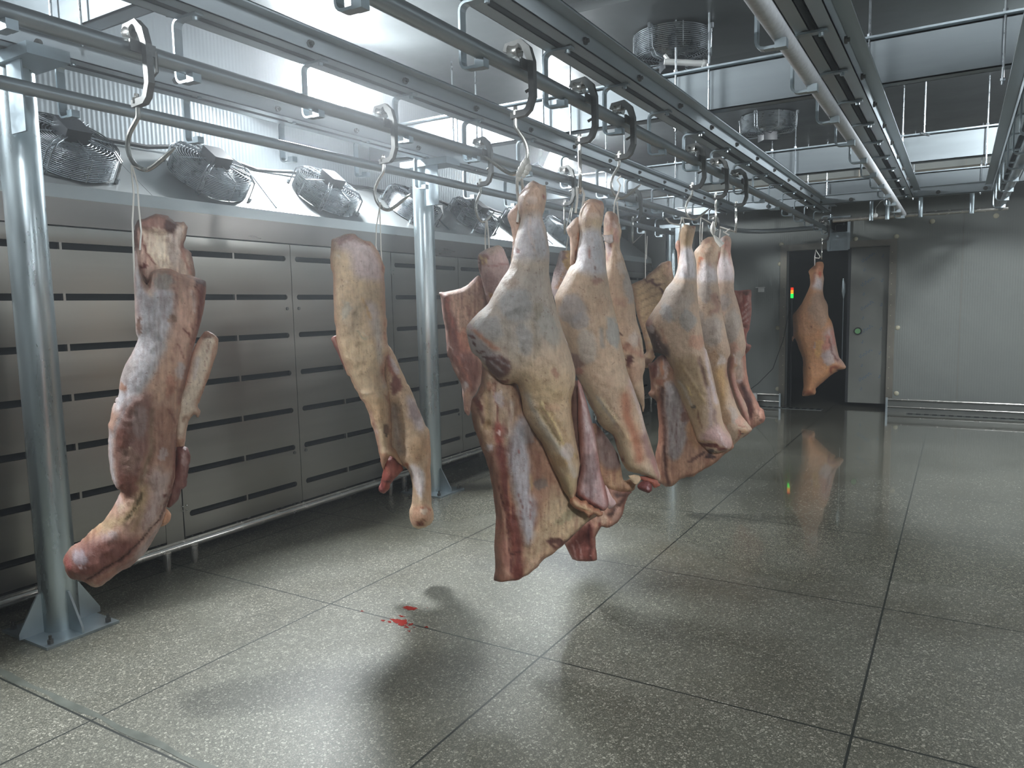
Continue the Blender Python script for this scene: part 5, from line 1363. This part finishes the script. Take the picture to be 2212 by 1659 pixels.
flesh_part('hind_leg', c, g1((598, 240), (605, 170), (622, 115), (650, 80), (700, 85), (740, 100), (782, 97), (788, 130), (770, 220), (745, 350), (770, 430), (800, 600), (800, 760), (810, 900), (830, 1100), (860, 1300), (900, 1560)) + g2((780, 30), (825, 180), (870, 380), (900, 520), (940, 680), (965, 830), (1000, 930), (1062, 1020), (1080, 1090), (1062, 1170), (1000, 1200), (880, 1222), (810, 1215), (755, 1150), (680, 1090), (655, 1040), (620, 930), (580, 830), (540, 720), (480, 600), (440, 490), (410, 460), (390, 380), (400, 280), (350, 200), (310, 100), (250, 75), (180, 60)) +
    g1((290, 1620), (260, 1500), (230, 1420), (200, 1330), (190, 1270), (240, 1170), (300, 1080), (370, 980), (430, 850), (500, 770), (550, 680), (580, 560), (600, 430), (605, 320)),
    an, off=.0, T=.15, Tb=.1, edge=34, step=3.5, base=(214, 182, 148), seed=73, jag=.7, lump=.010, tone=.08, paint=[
    g1.b(690, 200, 90, 130, (212, 176, 128), .95, .008), g1.b(690, 300, 40, 70, (196, 160, 104), .7), g1.b(770, 110, 20, 20, (196, 110, 96), .8), g1.p([(610, 400), (740, 360), (800, 600), (800, 740), (560, 720), (590, 560)], (222, 222, 232), .97, 0, 14), g1.l([(635, 430), (640, 560), (680, 700)], 20, (206, 200, 206), .8, -.012), g1.l([(670, 420), (700, 600)], 12, (190, 196, 208), .7, .006),
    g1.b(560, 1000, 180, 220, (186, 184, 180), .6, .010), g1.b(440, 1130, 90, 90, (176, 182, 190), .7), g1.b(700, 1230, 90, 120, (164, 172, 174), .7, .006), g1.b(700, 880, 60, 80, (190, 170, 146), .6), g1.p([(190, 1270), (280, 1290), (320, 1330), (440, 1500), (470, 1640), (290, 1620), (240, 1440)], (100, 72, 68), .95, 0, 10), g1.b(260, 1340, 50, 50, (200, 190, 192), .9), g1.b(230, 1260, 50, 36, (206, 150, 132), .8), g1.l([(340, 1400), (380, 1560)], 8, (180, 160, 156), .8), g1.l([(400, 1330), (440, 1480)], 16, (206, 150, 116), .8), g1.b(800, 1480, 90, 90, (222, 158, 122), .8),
    g2.p([(430, 120), (640, 100), (760, 200), (780, 500), (740, 700), (700, 900), (640, 900), (560, 720), (430, 400)], (186, 156, 108), .85, 0, 18), g2.l([(460, 380), (540, 480), (600, 620)], 18, (206, 202, 192), .8), g2.l([(545, 410), (605, 520)], 6, (232, 206, 120), .9, .012), g2.l([(500, 200), (640, 420), (750, 600)], 6, (196, 166, 96), .8, .012), g2.b(630, 650, 30, 26, (90, 84, 78), .9), g2.l([(670, 700), (690, 800), (710, 870)], 9, (130, 70, 50), .8, -.008), g2.b(650, 900, 50, 110, (202, 166, 120), .8),
    g2.l([(700, 120), (740, 300), (780, 450)], 22, (130, 84, 66), .8, -.014), g2.l([(770, 20), (800, 200), (850, 450), (890, 620)], 22, (224, 210, 218), .95, .016), g2.l([(800, 450), (820, 700), (830, 850)], 28, (190, 168, 172), .8), g2.l([(860, 700), (900, 850)], 24, (140, 106, 104), .7), g2.p([(700, 1040), (780, 900), (900, 860), (960, 900), (1060, 1030), (1080, 1100), (1030, 1170), (850, 1040)], (214, 172, 172), .9, .006, 8), g2.l([(900, 900), (960, 1040), (1010, 1130)], 8, (244, 230, 236), .9, .006), g2.l([(690, 1060), (800, 1040), (900, 1090), (1040, 1170)], 8, (206, 160, 120), .9, .006), g2.b(800, 1100, 110, 30, (130, 52, 46), .95, -.010, 8), g2.b(940, 1150, 60, 30, (160, 66, 62), .9), g2.b(830, 1185, 40, 26, (90, 70, 78), .9), g2.b(750, 740, 20, 60, (212, 186, 150), .8)])
strap([[(1472, 470), (1470, 490), (1466, 520)], [(1474, 470), (1478, 485), (1477, 505)], [(1470, 486), (1455, 484), (1446, 480), (1438, 471)]], an, 'white strap with a loose twisted tail at the fourth central hook', r=.005, key='G')

# ------------------------------------------------------------------ sixth (behind) with rib flap, then fifth
an = (-1.57, 6.18, 1.5)
c = carcass('I', 'sixth hindquarter at the right end of the central row, ribs showing at its right', GRP, name='beef_hindquarter')
rl = [g1.l([(1350 - 4 * k, 1090 + 62 * k), (1400, 1050 + 62 * k), (1450, 1000 + 64 * k)], 9, (226, 206, 206), .9, .008) for k in range(5)]
flesh_part('rib_flap', c, g1((1235, 870), (1300, 872), (1450, 863), (1452, 980), (1458, 1080), (1450, 1200), (1432, 1330), (1400, 1390), (1395, 1480), (1410, 1510), (1452, 1522), (1450, 1560), (1420, 1600), (1380, 1630), (1330, 1500), (1290, 1200), (1240, 1000)),
    an, off=-.10, T=.04, edge=8, step=2.5, base=(178, 92, 84), seed=81, sat=.68, streak=.22, jag=1, rim=(150, 84, 72), paint=rl + [
    g1.b(1290, 960, 50, 80, (214, 160, 146), .9), g1.b(1400, 900, 50, 34, (86, 54, 46), .95), g1.l([(1240, 872), (1450, 866)], 7, (206, 136, 110), .8), g1.b(1420, 980, 24, 40, (216, 176, 172), .8), g1.l([(1380, 960), (1340, 1180)], 8, (190, 90, 76), .8), g1.b(1400, 1310, 40, 24, (100, 46, 42), .9), g1.b(1415, 1560, 40, 44, (96, 66, 56), .9)])
flesh_part('flank_slab', c, g2((1050, 100), (1150, -20), (1225, 30), (1240, 200), (1260, 350), (1290, 480), (1350, 590), (1400, 690), (1442, 722), (1460, 820), (1440, 870), (1370, 910), (1310, 945), (1270, 1000), (1180, 1050), (1100, 900), (1050, 600), (1020, 300)),
    an, off=-.05, T=.07, edge=12, step=3, base=(206, 150, 124), seed=82, sat=.68, streak=.22, jag=1.3, rim=(190, 120, 96), paint=[
    g2.l([(1215, 60), (1240, 250), (1270, 420)], 13, (214, 122, 92), .95, .008), g2.p([(1120, 80), (1190, 120), (1220, 300), (1160, 380), (1110, 260)], (214, 196, 180), .9, 0, 9), g2.b(1150, 370, 34, 34, (226, 214, 222), .9), g2.p([(1160, 400), (1230, 440), (1310, 620), (1320, 780), (1280, 800), (1220, 640)], (92, 52, 50), .95, -.006, 9), g2.l([(1300, 640), (1305, 790)], 10, (120, 44, 40), .9), g2.b(1370, 790, 50, 60, (226, 176, 152), .9), g2.b(1430, 840, 26, 20, (90, 48, 44), .9, -.008), g2.b(1390, 900, 26, 10, (100, 50, 44), .9), g2.b(1200, 700, 50, 120, (206, 140, 122), .8)])
flesh_part('hind_leg', c, g1((1075, 330), (1090, 250), (1150, 212), (1200, 232), (1216, 290), (1207, 420), (1235, 560), (1252, 650), (1247, 760), (1250, 880), (1290, 1000), (1330, 1150), (1365, 1350), (1390, 1520)) + g2((1225, 80), (1190, 140), (1180, 230), (1130, 260), (1150, 450), (1250, 650), (1290, 830), (1310, 945), (1240, 900), (1150, 760), (1060, 520), (1000, 260), (1000, 50)) + g1((1080, 1400), (1040, 1000), (1020, 800), (1030, 620), (1050, 450)),
    an, off=-.02, T=.13, edge=24, step=3, base=(214, 184, 156), seed=83, jag=.7, paint=[
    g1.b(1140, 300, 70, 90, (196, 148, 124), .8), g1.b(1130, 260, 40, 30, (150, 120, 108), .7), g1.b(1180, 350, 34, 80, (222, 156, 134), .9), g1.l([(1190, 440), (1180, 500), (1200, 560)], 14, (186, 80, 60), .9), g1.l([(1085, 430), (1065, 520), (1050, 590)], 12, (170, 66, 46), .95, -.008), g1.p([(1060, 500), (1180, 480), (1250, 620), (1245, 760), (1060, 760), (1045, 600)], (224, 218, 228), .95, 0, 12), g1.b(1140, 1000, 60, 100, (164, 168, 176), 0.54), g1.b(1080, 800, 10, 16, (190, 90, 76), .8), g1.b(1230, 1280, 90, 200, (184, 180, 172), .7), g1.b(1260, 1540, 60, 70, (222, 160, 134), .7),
    g2.b(1150, 130, 50, 120, (206, 192, 180), .8), g2.b(1080, 160, 40, 110, (214, 170, 112), .8), g2.l([(1060, 120), (1070, 350), (1160, 600), (1240, 800), (1290, 930)], 42, (190, 118, 104), .9, .012), g2.l([(1090, 60), (1110, 160)], 10, (226, 214, 222), .9)])
an = (-1.57, 5.60, 1.5)
c = carcass('H', 'fifth hindquarter of the central row, between the fourth and sixth legs', GRP, name='beef_hindquarter')
flesh_part('hind_leg', c, g1((770, 415), (800, 370), (835, 330), (870, 275), (930, 237), (985, 228), (1030, 245), (1085, 300), (1095, 380), (1075, 480), (1045, 590), (1045, 640), (1060, 800), (1080, 950), (1110, 1150), (1160, 1400)) + g2((1060, 50), (1030, 140), (1018, 260), (1040, 400), (1080, 520), (1120, 650), (1180, 780), (1260, 880), (1305, 940), (1295, 975), (1210, 1030), (1150, 1080), (1100, 1130), (1070, 1140), (1000, 1050), (900, 800), (800, 500), (700, 200)) + g1((790, 1500), (760, 1100), (770, 900), (790, 680), (800, 560)),
    an, off=-.01, T=.13, edge=28, step=3, base=(212, 182, 150), seed=91, jag=.8, lump=.008, paint=[
    g1.b(930, 340, 110, 90, (214, 170, 134), .9, .006), g1.b(920, 290, 40, 36, (170, 120, 96), .7), g1.b(950, 380, 40, 40, (232, 206, 176), .8), g1.l([(840, 480), (820, 600), (815, 670)], 12, (206, 116, 50), .95), g1.b(875, 500, 34, 36, (206, 100, 66), .95), g1.l([(1080, 430), (1060, 560)], 12, (170, 62, 44), .9), g1.b(985, 590, 22, 34, (222, 140, 104), .9), g1.b(850, 560, 18, 50, (120, 70, 54), .7),
    g1.p([(840, 600), (900, 540), (960, 560), (1040, 620), (1050, 760), (940, 800), (830, 780), (810, 700)], (222, 220, 228), .95, 0, 14), g1.l([(860, 600), (900, 590)], 4, (250, 240, 236), .9), g1.b(900, 900, 80, 120, (182, 176, 172), .7), g1.p([(960, 920), (1040, 920), (1080, 1060), (1060, 1130), (960, 1160), (950, 1130), (1010, 1080), (980, 1000)], (176, 120, 96), .8, -.004, 8), g1.l([(1030, 900), (1085, 1050)], 5, (130, 66, 52), .8), g1.b(1000, 1350, 120, 180, (194, 188, 182), .7, .006), g1.b(850, 1300, 60, 200, (176, 166, 156), .6), g1.l([(1160, 1300), (1200, 1500)], 10, (160, 140, 126), .6, -.008),
    g2.b(940, 140, 60, 60, (222, 212, 206), .8), g2.b(870, 100, 50, 70, (206, 160, 112), .8), g2.p([(870, 220), (1010, 240), (1020, 400), (990, 600), (960, 700), (920, 560), (880, 380)], (222, 172, 96), .9, .004, 16), g2.l([(1030, 160), (1040, 320), (1100, 560)], 24, (176, 106, 92), .9, .006), g2.b(1090, 760, 60, 120, (200, 186, 176), .8, 0, -20), g2.b(1000, 800, 60, 120, (206, 160, 112), .7), g2.b(1180, 830, 60, 60, (226, 166, 140), .8), g2.b(1200, 960, 60, 36, (214, 166, 120), .9), g2.b(1190, 965, 24, 20, (60, 36, 32), .95, -.010), g2.l([(1120, 1060), (1170, 980), (1160, 940)], 12, (176, 84, 62), .9), g2.l([(1150, 890), (1240, 900), (1290, 960)], 6, (176, 90, 66), .8)])
strap([[(1514, 470), (1512, 500), (1513, 545)], [(1518, 480), (1516, 520)]], an, 'thin strap hanging from the fifth central hook', r=.004, key='H')
tg = strap([[(1541, 478), (1540, 488), (1540, 498), (1541, 508)], [(1542, 508), (1549, 518), (1560, 530)]], an, 'white feather-shaped plastic tag above the fifth hind leg', r=(.005, .018, .022, .006), off=.12, name='plastic_tag')
tg['category'] = 'tag'; del tg['group']
strap([[(1555, 490), (1556, 500), (1554, 520)], [(1566, 503), (1572, 498), (1578, 495)], [(1562, 500), (1575, 508)]], (-1.57, 6.18), 'white crumpled strap at the sixth central hook', r=.006, key='I')

# ------------------------------------------------------------------ the lone one in the doorway
k1 = Crop(1690, 530, 4.74)
an = (-1.57, 10.57, 1.5)
c = carcass('K', 'lone tan hindquarter hanging in front of the dark doorway', name='beef_hindquarter')
flesh_part('hind_leg', c, k1((335, 195), (345, 175), (380, 166), (415, 173), (426, 210), (415, 280), (426, 340), (416, 470), (430, 540), (465, 610), (472, 720), (505, 780), (525, 860), (550, 1000), (580, 1140), (620, 1190), (652, 1245), (635, 1268), (580, 1280), (500, 1330), (430, 1390), (345, 1465), (345, 1500), (330, 1530), (270, 1540), (207, 1545), (206, 1500), (216, 1450), (210, 1300), (212, 1200), (205, 1150), (170, 1060), (135, 960), (112, 930), (110, 850), (105, 720), (150, 660), (200, 590), (250, 490), (285, 400), (280, 310), (268, 265), (310, 220)),
    an, T=.16, edge=22, step=2.5, base=(212, 160, 116), seed=101, sat=.95, streak=.06, jag=.5, lump=.012, paint=[
    k1.b(370, 240, 60, 80, (200, 142, 106), .9), k1.l([(330, 300), (315, 380)], 16, (150, 84, 58), .8), k1.b(390, 310, 18, 36, (196, 76, 54), .8), k1.p([(340, 320), (380, 340), (420, 340), (420, 460), (330, 440), (290, 420), (330, 370)], (226, 222, 230), .95, 0, 10), k1.b(370, 650, 110, 170, (190, 168, 150), .7, .01), k1.b(250, 800, 110, 110, (206, 158, 120), .7), k1.p([(420, 880), (510, 830), (550, 1000), (580, 1140), (650, 1245), (560, 1200), (500, 1140), (430, 1180), (420, 1060)], (206, 184, 184), .9, 0, 12), k1.b(450, 990, 34, 90, (206, 140, 122), .9), k1.b(520, 940, 24, 80, (214, 156, 144), .8), k1.l([(470, 950), (500, 1080), (560, 1180)], 9, (110, 60, 54), .8, -.014), k1.b(470, 1150, 60, 60, (196, 186, 190), .8),
    k1.b(370, 1050, 50, 100, (224, 182, 116), .8), k1.b(325, 1010, 14, 30, (180, 160, 170), .8), k1.b(320, 1060, 14, 16, (214, 140, 100), .9, .008), k1.l([(480, 1290), (500, 1240), (560, 1240)], 14, (130, 60, 46), .85), k1.b(560, 1262, 30, 8, (60, 36, 30), .8), k1.l([(350, 1460), (450, 1370), (520, 1310)], 9, (120, 62, 48), .8), k1.b(270, 1500, 60, 40, (176, 110, 84), .7), k1.b(222, 1522, 12, 14, (50, 24, 22), .8), k1.b(275, 1240, 9, 14, (130, 70, 54), .8), k1.b(290, 830, 6, 12, (130, 76, 56), .8)])
flesh_part('loose_scrap', c, k1((100, 935), (125, 920), (130, 945), (112, 965), (108, 990), (98, 965)), an, off=0, T=.02, edge=3, step=1.5, base=(216, 160, 130), seed=102, jag=.3)
strap([[(1762, 540), (1760, 556), (1760, 574)], [(1760, 557), (1769, 558), (1772, 554)]], an, 'white strap and peg tying the lone hindquarter in the doorway', r=.007, key='K')

# ------------------------------------------------------------------ room-wide haze added to imitate the lens glare veil
nt = world.node_tree
vs_ = nt.nodes.new('ShaderNodeVolumeScatter')
vs_.inputs['Density'].default_value = .0145
vs_.inputs['Anisotropy'].default_value = .72
vs_.inputs['Color'].default_value = (.92, .96, 1, 1)
nt.links.new(vs_.outputs[0], nt.nodes['World Output'].inputs['Volume'])
